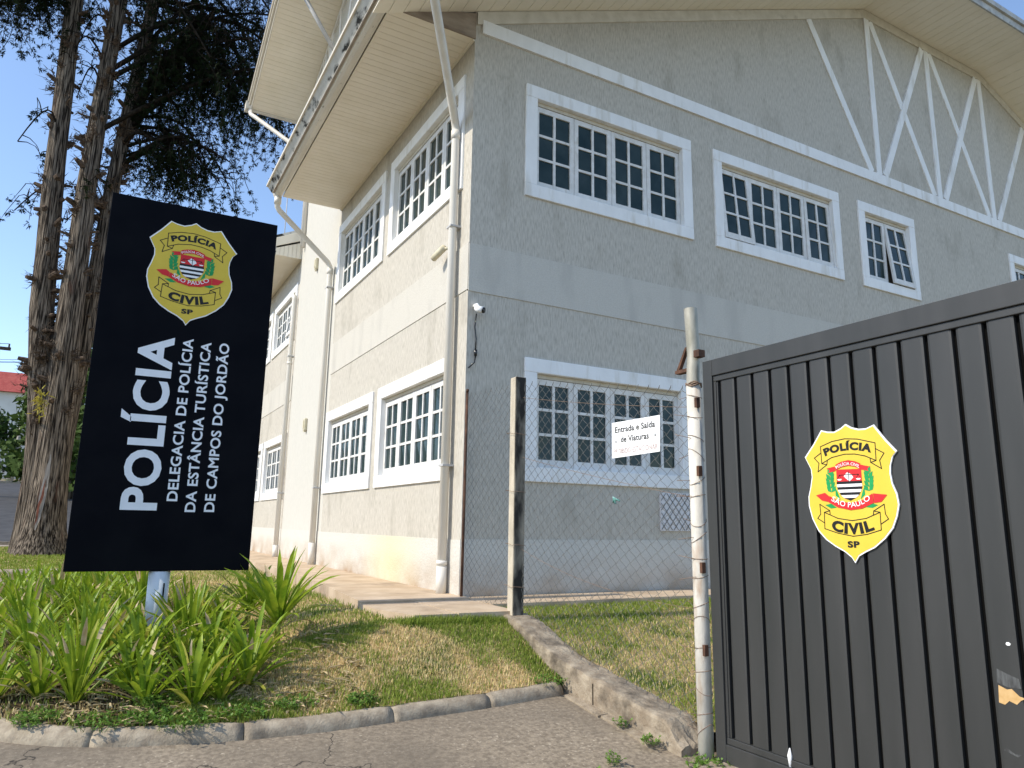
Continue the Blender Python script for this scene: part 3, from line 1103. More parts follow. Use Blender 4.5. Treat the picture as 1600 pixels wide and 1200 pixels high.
t = thing('security_camera', 'small white bullet camera with black lens on the shaded wall near the building corner', 'camera', TR(0.12, 4.15, 0))
mb = MB()
mb.tube([TR(0.10, 4.22, 0.0), TR(0.10, 4.22, 0.05), TR(0.12, 4.16, 0.09)], 0.03, 10)
obj('bracket', mb, M_white, t)
mb = MB()
mb.tube([TR(0.08, 4.18, 0.07), TR(0.10, 4.16, 0.10), TR(0.14, 4.14, 0.15)], [0.032, 0.042, 0.042], 12)
obj('housing', mb, M_white, t)
mb = MB()
mb.tube([TR(0.141, 4.139, 0.151), TR(0.149, 4.136, 0.162)], [0.040, 0.037], 12)
obj('lens', mb, M_camb, t)
mb = MB()
mb.tube([TR(0.11, 4.12, 0.03), TR(0.10, 3.95, 0.015), TR(0.12, 3.8, 0.02), TR(0.115, 3.66, 0.02)], 0.008, 5)
mb.tube([TR(0.115, 3.66, 0.025), TR(0.115, 3.58, 0.025)], 0.018, 6)
mb.tube([TR(0.115, 3.58, 0.02), TR(0.10, 3.50, 0.03), TR(0.02, 3.42, 0.03)], 0.009, 5)
obj('cable', mb, M_camb, t)
t = thing('security_camera', 'ivory bullet camera on an arm beside the corner downpipe of the sunlit wall', 'camera', TL(0.55, 5.05, 0))
mb = MB()
mb.tube([TL(0.52, 5.06, 0.0), TL(0.54, 5.14, 0.06), TL(0.60, 5.13, 0.12)], 0.02, 8)
obj('bracket', mb, M_ivory, t)
mb = MB()
mb.tube([TL(0.56, 5.15, 0.10), TL(0.78, 5.05, 0.16)], 0.045, 10)
obj('housing', mb, M_ivory, t)
mb = MB()
mb.tube([TL(0.78, 5.05, 0.16), TL(0.79, 5.045, 0.163)], 0.036, 10)
obj('lens', mb, M_camb, t)

t = thing('wall_vent', 'pale square metal vent panel low on the wall under the ground floor window', 'vent', TR(3.35, 1.5, 0))
mb = MB()
mb.box((3.0, 1.50, 0.0), (3.70, 2.02, 0.03), T=TR)
obj('vent_plate', mb, mat('pale_vent_paint', (0.62, 0.6, 0.6), (0.72, 0.7, 0.7), (40, 40, 40), 0.6), t)

mb = MB()
for sgn in (-1, 1):
    for k in range(-5, 9):
        pts = []
        for i in range(2):
            v = 1.51 + i * 0.50
            u = 3.0 + k * 0.11 + (0.42 * i if sgn > 0 else 0.42 * (1 - i))
            pts.append((u, v))
        (ua, va), (ub, vb) = pts
        # clip to the plate
        def cl(u, ua=ua, va=va, ub=ub, vb=vb):
            return va + (vb - va) * (u - ua) / (ub - ua)
        lo_, hi_ = max(3.005, min(ua, ub)), min(3.695, max(ua, ub))
        if hi_ - lo_ > .03:
            mb.tube([TR(lo_, cl(lo_), .034), TR(hi_, cl(hi_), .034)], .005, 4)
obj('grille', mb, M_wire, t)

# ------------------------------------------------------------------ emblem (shared drawing, metres on the gate)
E = dict(
    outline=[[.021, .367], [.056, .345], [.098, .332], [.141, .33], [.188, .345], [.215, .307], [.248, .262], [.304, .196], [.28, .171], [.264, .125], [.260, .085], [.267, .031],
             [.287, -.022], [.293, -.075], [.277, -.134], [.25, -.193], [.202, -.246], [.14, -.294], [.085, -.319], [.045, -.341], [.02, -.377], [.002, -.35], [-.039, -.321],
             [-.094, -.295], [-.149, -.261], [-.197, -.212], [-.231, -.147], [-.249, -.074], [-.248, -.022], [-.231, .029], [-.217, .088], [-.22, .133], [-.256, .204], [-.194, .273],
             [-.136, .349], [-.098, .337], [-.052, .332], [-.009, .348]],
    bt=[[-.149, .262], [-.072, .285], [.011, .293], [.09, .284], [.194, .254], [.192, .159], [.129, .188], [.068, .203], [.004, .207], [-.08, .194], [-.148, .164]],
    btl=[[-.150, .225], [-.196, .199], [-.167, .167], [-.177, .118], [-.115, .155], [-.11, .178]],
    btr=[[.195, .222], [.241, .195], [.213, .159], [.22, .114], [.16, .151], [.158, .173]],
    rb=[[-.059, .122], [-.056, .152], [-.02, .166], [.025, .172], [.065, .164], [.098, .150], [.096, .120], [.06, .136], [.023, .142], [-.02, .137]],
    rbl=[[-.118, .134], [-.063, .142], [-.06, .117], [-.108, .108], [-.098, .122]],
    rbr=[[.096, .143], [.154, .129], [.138, .118], [.145, .105], [.094, .118]],
    sh=[[-.056, .124], [.100, .120], [.099, .017], [.08, -.017], [.05, -.04], [.019, -.048], [-.012, -.04], [-.039, -.017], [-.058, .023]],
    mp=[[-.01, .085], [.012, .105], [.039, .093], [.049, .075], [.024, .055], [.005, .07]],
    ribC=[[-.109, -.022], [-.058, -.050], [.021, -.064], [.093, -.050], [.157, -.015], [.16, -.066], [.089, -.094], [.019, -.102], [-.06, -.086], [-.12, -.055]],
    ribL=[[-.199, -.016], [-.138, -.003], [-.112, -.024], [-.121, -.054], [-.162, -.046]],
    ribR=[[.160, -.015], [.24, -.024], [.205, -.06], [.162, -.066]],
    lf=[[-.143, -.072], [-.105, -.065], [-.068, -.088], [-.106, -.092]], rf=[[.111, -.087], [.152, -.068], [.185, -.077], [.15, -.092]],
    bc=[[-.152, -.113], [-.066, -.147], [.022, -.159], [.108, -.147], [.191, -.115], [.19, -.207], [.108, -.231], [.022, -.243], [-.072, -.228], [-.156, -.204]],
    bcl=[[-.155, -.172], [-.199, -.147], [-.177, -.122], [-.179, -.067], [-.116, -.104], [-.115, -.126]],
    bcr=[[.191, -.177], [.236, -.15], [.221, -.124], [.218, -.073], [.155, -.108], [.151, -.13]])


def emblem(parent, T):
    e = E
    cx = 0.022
    mb = MB()
    grow = [((p[0] - cx) * 1.028 + cx, p[1] * 1.024) for p in e['outline']]
    mb.prism(grow, 0.0, 0.008, T)
    mb.prism(e['outline'], 0.0085, 0.0100, T, 1)
    o = obj('emblem', mb, [M_white, M_yel], parent)
    lw = 0.0048
    mb = MB()
    for c0, c1, c2, k0, k1 in (('bt', 'btl', 'btr', 10, 5), ('bc', 'bcl', 'bcr', 0, 4)):
        mb = MB()
        mb.line(e[c0], lw, 0.0112, T, closed=True)
        mb.line(e[c1], lw, 0.0112, T)
        mb.line(e[c2], lw, 0.0112, T)
        mb.line([e[c1][4], e[c0][k0]], lw, 0.0112, T)
        mb.line([e[c2][4], e[c0][k1]], lw, 0.0112, T)
        obj('banner_outline', mb, M_ink, o)
    # crest: shield, stripes, map
    mb = MB()
    mb.flat(e['sh'], 0.0112, T, 0)
    for k in range(7):
        za, zb = 0.056 - k * 0.0152, 0.056 - (k + 1) * 0.0152

        def half(z):
            return float(np.interp(z, [-0.05, -0.044, -0.03, -0.017, 0.017, 0.06], [0.0, 0.02, 0.046, 0.059, 0.0775, 0.0785]))
        mb.flat([(0.021 - half(za), za), (0.021 + half(za), za), (0.021 + half(zb) + .0005, zb), (0.021 - half(zb) - .0005, zb)], 0.0124, T, 1 if k % 2 == 0 else 2)
    mb.flat(e['mp'], 0.0124, T, 2)
    mb.line([(-0.04, .092), (.082, .092)], .004, .0126, T, 1)
    mb.line([(.021, .108), (.021, .058)], .004, .0127, T, 1)
    for sx in (-.038, .08):
        mb.flat([(sx - .015, .070), (sx + .015, .070), (sx + .009, .062), (sx - .009, .062)], .0126, T, 2)
        mb.line([(sx - .013, .071), (sx, .091), (sx + .013, .071)], .0025, .0126, T, 1)
    obj('crest', mb, [M_red, M_ink, M_white], o)
    for sgn in (-1, 1):
        mb = MB()
        c0 = 0.021 + sgn * 0.120
        for i in range(5):
            z = -0.002 + i * 0.023
            for q in (-1, 1):
                ang = math.radians(90 + q * 42 * (1 - i * .05)) if i < 4 else math.radians(90 + q * 22)
                px = c0 + sgn * 0.006 * (1 - abs(i - 2) / 2) - sgn * .004
                d = Vector((math.cos(ang), math.sin(ang)))
                n = Vector((-d.y, d.x))
                Ln = 0.046
                pts = [Vector((px, z)), Vector((px, z)) + d * Ln * .45 + n * .0125, Vector((px, z)) + d * Ln, Vector((px, z)) + d * Ln * .45 - n * .0125]
                mb.flat([(p.x, p.y) for p in pts], .0112 + .0002 * i + .0001 * (q + 1), T)
        mb.flat([(0.021 + sgn * .062, -.045), (0.021 + sgn * .092, -.02), (0.021 + sgn * .09, .022), (0.021 + sgn * .078, .0)], .0112, T)
        mb.flat(e['lf'] if sgn < 0 else e['rf'], .0112, T)
        obj('wreath', mb, M_green, o)
    mb = MB()
    mb.flat(e['ribC'], 0.0136, T)
    for kname in ('ribL', 'ribR', 'rbl', 'rbr'):
        mb.flat(e[kname], 0.0130, T)
    mb.flat(e['rb'], 0.0138, T)
    obj('ribbon', mb, M_red, o)
    for args in (('POLÍCIA', -.122, .204, .166, .202, .047, .0116, T, .055, .024, 0), ('CIVIL', -.117, -.207, .155, -.207, .064, .0116, T, .055, -.026, 0), ('SP', -.016, -.305, .058, -.303, .037, .0116, T, .05, 0, 0),
                 ('SÃO PAULO', -.10, -.046, .146, -.044, .030, .0150, T, .005, -.042, 1), ('POLÍCIA CIVIL', -.05, .127, .09, .125, .017, .0150, T, .01, .019, 1)):
        mb = MB()
        put_text(mb, *args)
        obj('lettering', mb, [M_ink, M_white], o)
    return o


# ------------------------------------------------------------------ police totem sign
SY = 7.60
S = thing('police_sign', 'tall black POLÍCIA sign panel with silver lettering and yellow badge on a white post', 'sign', (0.53, SY + 0.09, 0.52))


def TS_(u, v, h):
    return (u, SY - h, v)


mb = MB()
mb.prism([(-0.245, 1.085), (1.31, 1.075), (1.317, 4.664), (-0.238, 4.66)], -0.16, 0.0, TS_)
bevel(obj('panel', mb, M_black, S), 0.004, 2)
mb = MB()
mb.tube([(0.53, SY + 0.085, 0.35), (0.53, SY + 0.085, 1.074)], 0.092, 24)
mb.box((0.566, SY - 0.005, 0.84), (0.578, SY + 0.03, 0.97), 1)
obj('pole', mb, [M_signpole, M_gateback], S)
emblem(S, lambda u, v, h: TS_(0.525 + (u - 0.022) * 1.42, 3.975 + v * 1.41, h * 1.2))


def vert(mb, s, u, v0, v1, cap, bold, h=0.002):
    # text climbing the panel: baseline at u, letters' tops to the left
    put_text(mb, s, v0, -u, v1, -u, cap, h, lambda a, b, c: TS_(-b, a, c), bold)


mb = MB()
vert(mb, 'POLÍCIA', 0.442, 1.63, 3.295, 0.325, 0.032)
obj('lettering', mb, M_letters, S)
for s_, u, a, b in (('DELEGACIA DE POLÍCIA', 0.610, 1.72, 3.305), ('DA ESTÂNCIA TURÍSTICA', 0.775, 1.622, 3.29), ('DE CAMPOS DO JORDÃO', 0.945, 1.626, 3.30)):
    mb = MB()
    vert(mb, s_, u, a, b, 0.098, 0.022)
    obj('lettering', mb, M_letters, S)

# ------------------------------------------------------------------ gate
XG = 3.62
G = thing('sliding_gate', 'dark graphite slatted metal gate carrying a yellow police badge', 'gate', (XG, 1.6, 0.1))


def TG(u, v, h):        # u = -Y (to the right in view), v up, h towards the street
    return (XG - h, -u, v)


GA, GB = -3.70, 0.6
mb = MB()
mb.box((GA, 0.10, -0.05), (GA + 0.085, 2.70, 0.03), T=TG)
mb.box((GA + 0.086, 2.585, -0.05), (GB, 2.70, 0.03), T=TG)
mb.box((GA + 0.086, 0.10, -0.05), (GB, 0.21, 0.03), T=TG)
mb.box((GA + 0.086, 2.545, -0.05), (GB, 2.584, 0.018), T=TG)
mb.box((GA + 0.086, 0.211, -0.05), (GB, 0.25, 0.018), T=TG)
mb.box((GA + 0.086, 0.25, -0.05), (GA + 0.106, 2.545, 0.016), T=TG)
bevel(obj('gate_frame', mb, M_gate, G), 0.004, 2)
mb = MB()
mb.box((GA + 0.09, 0.252, -0.04), (GB, 2.544, -0.02), T=TG)
obj('backing_sheet', mb, M_gateback, G)
u = -3.569
gaps = []
while u < GB:
    gaps.append(u)
    u += 0.1447
prev = GA + 0.107
for gi, gx in enumerate(gaps):
    mb = MB()
    a, b = prev, gx - 0.0125
    if b - a > 0.01:
        # a slat with two faint stiffening folds
        mb.prism([(a, -0.018), (b, -0.018), (b, 0.004), (b - 0.012, 0.008), (a + 0.012, 0.008), (a, 0.004)], 0.252, 2.543, lambda p, q, r: TG(p, r, q))
        obj('slat', mb, M_gate, G)
    prev = gx + 0.0125
emblem(G, lambda u, v, h: TG(-2.63 + u, 1.76 + v, 0.012 + h))
for poly, hh, mt, nm in (
        ([(-1.945, .80), (-1.94, .875), (-1.905, .862), (-1.885, .868), (-1.855, .842), (-1.83, .838), (-1.852, .825), (-1.87, .805), (-1.90, .815), (-1.92, .795)], .0098, M_chip, 'peeled_patch'),
        ([(-1.945, .885), (-1.94, .945), (-1.90, .93), (-1.85, .915), (-1.845, .875), (-1.90, .872)], .0094, M_scuff, 'paint_scuff'),
        ([(-1.945, .60), (-1.935, .615), (-1.90, .595), (-1.87, .60), (-1.89, .585)], .0094, M_scuff, 'paint_scuff'),
        ([(-1.89, 1.058), (-1.886, 1.066), (-1.876, 1.067), (-1.868, 1.061), (-1.873, 1.053), (-1.885, 1.052)], .0098, M_white, 'paint_splash')):
    mb = MB()
    mb.flat(poly, hh, TG)
    obj(nm, mb, mt, G)
mb = MB()
mb.tube([TG(-3.128, 0.20, 0.012), TG(-3.128, 0.27, 0.015), TG(-3.128, 0.31, 0.012)], [0.008, 0.014, 0.003], 10)
obj('drop_bolt', mb, M_white, G)

# ------------------------------------------------------------------ gate post, fence posts, low wall, mesh
P = thing('gate_post', 'white painted steel gate post with bare galvanised top and rusty tie wires', 'post', (3.60, 3.80, 0.03))
mb = MB()
lean = 0.0
mb.tube([(3.60, 3.80, -0.2), (3.60, 3.80, 1.2), (3.60, 3.805, 2.55)], 0.051, 20)
obj('painted_shaft', mb, M_postw, P)
mb = MB()
mb.tube([(3.60, 3.805, 2.552), (3.60, 3.807, 2.60), (3.605, 3.80, 2.78), (3.60, 3.81, 3.12)], [0.049, 0.046, 0.046, 0.048], 20, cap=False)
mb.tube([(3.605, 3.81, 3.06), (3.605, 3.81, 3.10)], 0.042, 20, mi=1)
obj('steel_top', mb, [M_galv, M_gateback], P)
for k in range(17):
    mb = MB()
    z = 0.22 + k * 0.14 + random.uniform(-.03, .03)
    tl_ = random.uniform(-0.05, 0.05)
    ph = random.uniform(0, 6)
    pts = []
    for i in range(15):
        a = ph + i / 14 * 2 * math.pi
        pts.append((3.60 + 0.0535 * math.cos(a), 3.80 + 0.0535 * math.sin(a), z + tl_ * math.sin(a - ph)))
    mb.tube(pts, 0.0022, 4, cap=False)
    a = random.uniform(math.pi * .6, math.pi * 1.2)
    mb.tube([(3.60 + 0.0535 * math.cos(a), 3.80 + .0535 * math.sin(a), z), (3.60 + .12 * math.cos(a), 3.88, z + random.uniform(-.03, .03))], 0.002, 4)
    obj('tie_wire', mb, M_wirerust, P)
mb = MB()
for k in range(3):
    pts = [(3.60 + 0.055 * math.cos(a), 3.802 + 0.055 * math.sin(a), 2.545 + .01 * math.sin(3 * a + k) + .008 * k) for a in [i / 14 * 2 * math.pi for i in range(15)]]
    mb.tube(pts, 0.005, 4, cap=False)
obj('tie_wire', mb, M_wirerust, P)
mb = MB()
mb.box((3.575, 3.84, 2.655), (3.625, 3.965, 2.68))
mb.prism([(3.845, 2.84), (3.865, 2.84), (3.965, 2.675), (3.94, 2.675)], 3.585, 3.615, lambda a, b, c: (c, a, b))
mb.box((3.56, 3.70, 2.74), (3.62, 3.752, 2.79))
obj('roller_bracket', mb, M_rust, P)
for z in (0.72, 1.25, 1.9, 2.38):
    mb = MB()
    mb.box((3.558, 3.735, z), (3.59, 3.758, z + 0.07))
    obj('hinge_lug', mb, M_rust, P)

mb = MB()
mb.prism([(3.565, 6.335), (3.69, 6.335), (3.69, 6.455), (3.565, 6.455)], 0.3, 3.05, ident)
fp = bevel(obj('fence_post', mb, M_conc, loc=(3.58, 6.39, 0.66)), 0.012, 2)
tag(fp, 'square weathered concrete fence post where the low wall meets the path', 'post')
mb = MB()
mb.tube([(3.66, 7.70, 0.70), (3.665, 7.70, 1.8), (3.66, 7.69, 3.10)], 0.018, 8)
mb.tube([(3.66, 7.69, 3.10), (3.655, 7.665, 3.125)], 0.018, 8)
rp = obj('fence_post', mb, M_rust, loc=(3.66, 7.70, 0.72))
tag(rp, 'thin rusty steel fence post against the building corner', 'post')

# low wall of old concrete, sloping down to the gate
mb = MB()
st = [(6.44, 0.705, 0.50), (6.1, 0.655, 0.45), (5.72, 0.53, 0.2), (5.42, 0.455, 0.1), (5.0, 0.39, 0.05), (4.6, 0.335, 0.0), (4.25, 0.285, 0), (4.02, 0.262, 0), (3.93, 0.20, 0)]
fine = []
N = 46
for i in range(N + 1):
    y = 6.42 - i * (6.42 - 3.92) / N
    fine.append(y)
pr = 9
vsl = []
for y in fine:
    zt = float(np.interp(-y, [-q[0] for q in st], [q[1] for q in st]))
    end = sstep((4.10 - y) / 0.17)
    row = []
    for a in range(pr):
        t = a / (pr - 1)
        xx = 3.50 + 0.26 * t
        nz_ = 0.007 * noise.noise(Vector((xx * 9, y * 9, 0))) + 0.007 * noise.noise(Vector((xx * 30, y * 30, 3)))
        row.append((xx, y + 0.03 * end * noise.noise(Vector((xx * 14, 0, y * 9))), zt + nz_ - 0.006 * (1 if a in (0, pr - 1) else 0) - end * (0.06 + 0.10 * abs(noise.noise(Vector((xx * 11, 2, y * 14)))))))
    front = [(3.494 + 0.004 * noise.noise(Vector((y * 6, z_ * 8, 1))), y, -0.1 + (row[0][2] + 0.1) * z_) for z_ in (0, .5, .94)]
    back = [(3.77, y, -0.1 + (row[-1][2] + 0.1) * z_) for z_ in (.94, 0)]
    vsl += front + row + back
m = 3 + pr + 2
fs = []
for i in range(N):
    for k in range(m - 1):
        fs.append((i * m + k, i * m + k + 1, (i + 1) * m + k + 1, (i + 1) * m + k))
fs.append(tuple(range(m)))
fs.append(tuple(N * m + k for k in range(m)))
mb.add(vsl, fs, 0, False)
# narrow footing strip along its foot
foot = []
for a, b in ((5.2, 4.72), (4.71, 4.15)):
    mb.add([(3.42, a, zr(0, a) - .05), (3.49, a, zr(0, a) - .05), (3.49, b, zr(0, b) - .05), (3.40, b, zr(0, b) - .05),
            (3.42, a, zr(0, a) + .018), (3.49, a, zr(0, a) + .022), (3.49, b, zr(0, b) + .022), (3.40, b, zr(0, b) + .016)],
           [(0, 3, 2, 1), (4, 5, 6, 7), (0, 1, 5, 4), (1, 2, 6, 5), (2, 3, 7, 6), (3, 0, 4, 7)])
# crack
mb.box((3.4895, 4.905, 0.16), (3.4935, 4.915, 0.34), 1)
lwall = obj('low_wall', mb, [M_lowwall, M_gateback], loc=(3.63, 5.2, 0.1))
tag(lwall, 'low crumbling concrete wall sloping down from the concrete post to the gate post', 'wall')

# chain link mesh: interlocked zigzag wires in the plane of the fence
F = thing('chain_link_fence', 'grey chain link fence stretched between the concrete post and its neighbours', 'fence', (3.65, 5.2, 0.4))


def chain(mb, ya, yb, ztop, zbot, xf, pitch=0.064):
    """zigzag wires hanging side by side; ztop/zbot functions of y"""
    n = int(abs(yb - ya) / pitch)
    sg = 1 if yb > ya else -1
    for i in range(n + 1):
        yc = ya + sg * i * pitch
        zt, zb = ztop(yc), zbot(yc)
        k = 0
        z = zt
        pts = []
        while z > zb:
            yy = yc + (pitch * 0.52) * (1 if (k + i) % 2 else -1)
            lo, hi = min(ya, yb), max(ya, yb)
            yy = min(max(yy, lo), hi)
            pts.append((xf(yy) + (0.0025 if k % 2 else -0.0025) + 0.006 * noise.noise(Vector((0, yy * 2, z * 2))), yy + 0.004 * noise.noise(Vector((z * 3, yy * 3, 7))), z + 0.004 * noise.noise(Vector((yy * 5, z * 5, 1)))))
            z -= 0.05
            k += 1
        if len(pts) > 1:
            # little knuckle at the top
            mb.tube([(pts[0][0], pts[0][1] - .012, pts[0][2] + .02)] + pts, 0.0025, 3, cap=False)


mb = MB()
ft = lambda y: float(np.interp(y, [3.8, 6.44, 7.7], [2.52, 3.0, 3.06]))
fbz = lambda y: float(np.interp(y, [3.85, 4.02, 4.6, 5.42, 6.1, 6.44, 6.9, 7.7], [0.12, 0.25, 0.33, 0.455, 0.65, 0.70, 0.70, 0.73]))
chain(mb, 6.32, 3.86, ft, fbz, lambda y: 3.655)
chain(mb, 6.47, 7.68, ft, fbz, lambda y: 3.665)
obj('wire_mesh', mb, M_wire, F)
mb = MB()
for z0, z1 in ((2.86, 2.40), (2.25, 1.75), (1.35, 1.0)):
    pts = [(3.652, 6.46 + (3.84 - 6.46) * t, z0 + (z1 - z0) * t - 0.10 * 4 * t * (1 - t) * (1 if z0 < 2 else .2)) for t in [i / 14 for i in range(15)]]
    mb.tube(pts, 0.0018, 4, cap=False)
for k, z in enumerate((2.45, 1.87, 1.35, 0.95)):
    mb.tube([(3.54, 6.32, z), (3.537, 6.40, z + .02), (3.54, 6.468, z + .02), (3.69, 6.468, z)], 0.0022, 4, cap=False)
    mb.tube([(3.54, 6.32, z), (3.56, 6.318, z + .01), (3.69, 6.318, z)], 0.0022, 4, cap=False)
obj('straining_wire', mb, M_wirerust, F)
mb = MB()
for k in range(5):
    mb.tube([(3.648, 4.80 + random.uniform(-.03, .03), 1.77 + random.uniform(-.02, .02)), (3.645, 4.82, 1.78), (3.648, 4.79 + random.uniform(-.05, .05), 1.75 + random.uniform(-.02, .03))], 0.008, 4)
tag(obj('cloth_scrap', mb, mat('teal_cloth', (0.03, 0.2, 0.17), (0.25, 0.4, 0.38), (60, 60, 60), 0.9), loc=(3.648, 4.8, 1.77)), 'small scrap of teal cloth caught in the chain link fence', 'rag')

N_ = thing('notice_plate', 'small white notice reading Entrada e Saída de Viaturas fixed to the chain link fence', 'sign', (3.63, 4.52, 2.1))
mb = MB()


def TN(u, v, h):
    return (3.635 - h + 0.01 * (u + 4.5), -u, v + 0.004 * (u + 4.8) * 0)


mb.prism([(-4.81, 2.10), (-4.222, 2.112), (-4.215, 2.39), (-4.808, 2.394)], 0.0, 0.004, TN)
obj('plate', mb, M_white, N_)
mb = MB()
for args in (('Entrada e Saída', -4.765, 2.305, -4.27, 2.305, 0.052, 0.0056, TN, 0.018, 0, 0), ('de Viaturas', -4.69, 2.222, -4.345, 2.222, 0.052, 0.0056, TN, 0.018, 0, 0),
             ('PROIBIDO ESTACIONAR', -4.785, 2.132, -4.245, 2.134, 0.044, 0.0056, TN, 0.01, 0, 1)):
    mb = MB()
    put_text(mb, *args)
    obj('lettering', mb, [M_ink, M_fade], N_)

mb = MB()
for u, v in ((-4.755, 2.235), (-4.27, 2.245)):
    mb.tube([TN(u, v, 0.004), TN(u, v, 0.012)], [0.012, 0.007], 8)
obj('bolt', mb, M_grey, N_)

# ------------------------------------------------------------------ cypress with three stems
TB = Vector((-2.08, 24.63, 0.50))
K_ = 1.346


def T3(x, z):
    """sketch coordinates taken at 18.3 m, enlarged about the eye to the tree's true distance"""
    return Vector((x * K_, 18.3 * K_, 1.55 + (z - 1.55) * K_))


TREE = thing('cypress_tree', 'tall three stemmed cypress with ragged bark, branch stubs and dark drooping foliage behind the sign', 'tree', (T3(-1.15, 0.77).x, 24.63, 0.5))


def barkjit(p, t):
    return 1 + 0.08 * noise.noise(Vector((math.cos(t) * 2.2, math.sin(t) * 2.2, p.z * 0.35))) + 0.06 * noise.noise(Vector((math.cos(t) * 6, math.sin(t) * 6, p.z * 0.6 + p.x)))


def dens(pts, rs, k=6):
    P_, R_ = [], []
    for i in range(len(pts) - 1):
        for j in range(k):
            t = j / k
            a, b = Vector(pts[i]), Vector(pts[i + 1])
            p = a.lerp(b, t)
            P_.append(p)
            R_.append(rs[i] + (rs[i + 1] - rs[i]) * t)
    P_.append(Vector(pts[-1]))
    R_.append(rs[-1])
    return P_, R_


def off(p, dx=0, dy=0):
    return Vector((p.x + dx, p.y + dy, p.z))


stems = [
    ([off(T3(-1.31, 0.4), 0.1, 0.2), off(T3(-1.30, 1.3), .08, .15), off(T3(-1.29, 2.4), .0, .1), off(T3(-1.40, 3.81), 0, .1), off(T3(-1.63, 6.06), 0, .2), off(T3(-1.79, 9.51), 0, .3), off(T3(-1.88, 13.6), 0, .4), off(T3(-1.95, 18), 0, .4)],
     [0.56, 0.43, 0.35, 0.32, 0.31, 0.27, 0.235, 0.2]),
    ([off(T3(-1.02, 0.4), 0, -0.15), off(T3(-1.04, 1.3), 0, -.12), off(T3(-1.03, 2.4), 0, -.1), off(T3(-1.05, 3.85), 0, -.1), off(T3(-1.08, 6.15), 0, -.1), off(T3(-1.10, 8.9), 0, -.1), off(T3(-1.04, 11.36), 0, -.1), off(T3(-.96, 13.98), 0, -.1), off(T3(-.9, 18), 0, 0)],
     [0.66, 0.55, 0.45, 0.40, 0.34, 0.27, 0.235, 0.24, 0.15]),
    ([off(T3(-1.05, 0.4), 0, 0.25), off(T3(-1.02, 1.4), 0, .3), off(T3(-.93, 3.32), 0, .35), off(T3(-.80, 5.03), 0, .35), off(T3(-.71, 7.12), 0, .35), off(T3(-.60, 9.4), 0, .35), off(T3(-.39, 12.26), 0, .35), off(T3(-.24, 14.27), 0, .35), off(T3(0, 18), 0, .35)],
     [0.45, 0.38, 0.30, 0.25, 0.22, 0.21, 0.19, 0.19, 0.1]),
]
stubs = MB()
tuft = MB()
for pts, rs in stems:
    P_, R_ = dens(pts, rs)
    if rs[0] > 0.57:
        for i in range(len(P_)):            # root flare
            if P_[i].z < 1.6:
                R_[i] *= 1 + 0.30 * (1 - (P_[i].z - 0.2) / 1.4) ** 2
    mb = MB()
    mb.tube(P_, R_, 26, jit=barkjit)
    obj('trunk', mb, M_bark, TREE)
    # dead branch stubs and bristly tufts
    for i in range(110):
        k = random.uniform(0.36, 0.95) * (len(P_) - 1)
        k0 = int(k)
        p = P_[k0].lerp(P_[min(k0 + 1, len(P_) - 1)], k - k0)
        if p.z < 4.2:
            continue
        a = random.uniform(0, 2 * math.pi)
        d = Vector((math.cos(a), math.sin(a), random.uniform(-.1, .7))).normalized()
        r = R_[k0]
        st_ = p + Vector((math.cos(a), math.sin(a), 0)) * r * .9
        ln = random.uniform(0.08, 0.34)
        rr = random.uniform(.03, .085)
        stubs.tube([st_ - d * .08, st_ + d * ln * .6, st_ + d * ln], [rr * 1.3, rr, rr * .75], 7, smooth=False)
        if random.random() < .6:
            for q in range(random.randint(18, 46)):
                dd = (d + Vector((random.gauss(0, .8), random.gauss(0, .8), random.gauss(0, .8)))).normalized()
                s0 = st_ + d * random.uniform(-.02, ln) * .8 + Vector((random.gauss(0, .07), random.gauss(0, .07), random.gauss(0, .11)))
                L_ = random.uniform(.10, .32)
                n = dd.cross(Vector((.3, .5, .8))).normalized() * random.uniform(.008, .02)
                tuft.add([s0 - n, s0 + n, s0 + dd * L_], [(0, 1, 2)])
obj('branch_stub', stubs, M_stub, TREE)['kind'] = 'stuff'
obj('bark_tuft', tuft, M_stub, TREE, recalc=False)['kind'] = 'stuff'
# exposed reddish heartwood scar and pale streak at the foot
mb = MB()
ps, rs_ = dens(stems[1][0], stems[1][1], 12)


def on_bark(z, a):
    k = min(range(len(ps)), key=lambda i: abs(ps[i].z - z))
    r = rs_[k] * (1 + 0.30 * max(0.0, 1 - (ps[k].z - 0.2) / 1.4) ** 2) * 1.07
    return (ps[k].x + r * math.sin(a), ps[k].y - r * math.cos(a), z)


for a0, z0, z1, wd0, m_ in ((-.25, 1.2, 3.3, .16, 0), (-.32, 1.35, 2.6, .06, 1)):
    vs_ = []
    for i in range(15):
        z = z0 + (z1 - z0) * i / 14
        ww = wd0 * math.sin(math.pi * (i + .6) / 15.2) * (1 + .35 * noise.noise(Vector((z * 4, m_, 0))))
        aa = a0 + .16 * (i / 14) + .05 * noise.noise(Vector((z * 3, 5, m_)))
        rr_ = 1.0 + .006 * m_
        pl_, pr_ = on_bark(z, aa - ww), on_bark(z, aa + ww)
        vs_ += [(pl_[0], pl_[1] - .012 * m_, z), (pr_[0], pr_[1] - .012 * m_, z)]
    mb.add(vs_, [(2 * i, 2 * i + 1, 2 * i + 3, 2 * i + 2) for i in range(14)], m_)
obj('bark_scar', mb, [mat('bare_grey_wood', (0.20, 0.18, 0.16), (0.34, 0.31, 0.28), (30, 30, 1.5), .9, .5, (30, 30, 1.5)), mat('red_heartwood', (0.09, 0.03, 0.02), (0.20, 0.075, 0.05), (30, 30, 2.5), .9, .6, (30, 30, 3))], TREE, recalc=False)

limb = MB()
fol = MB()


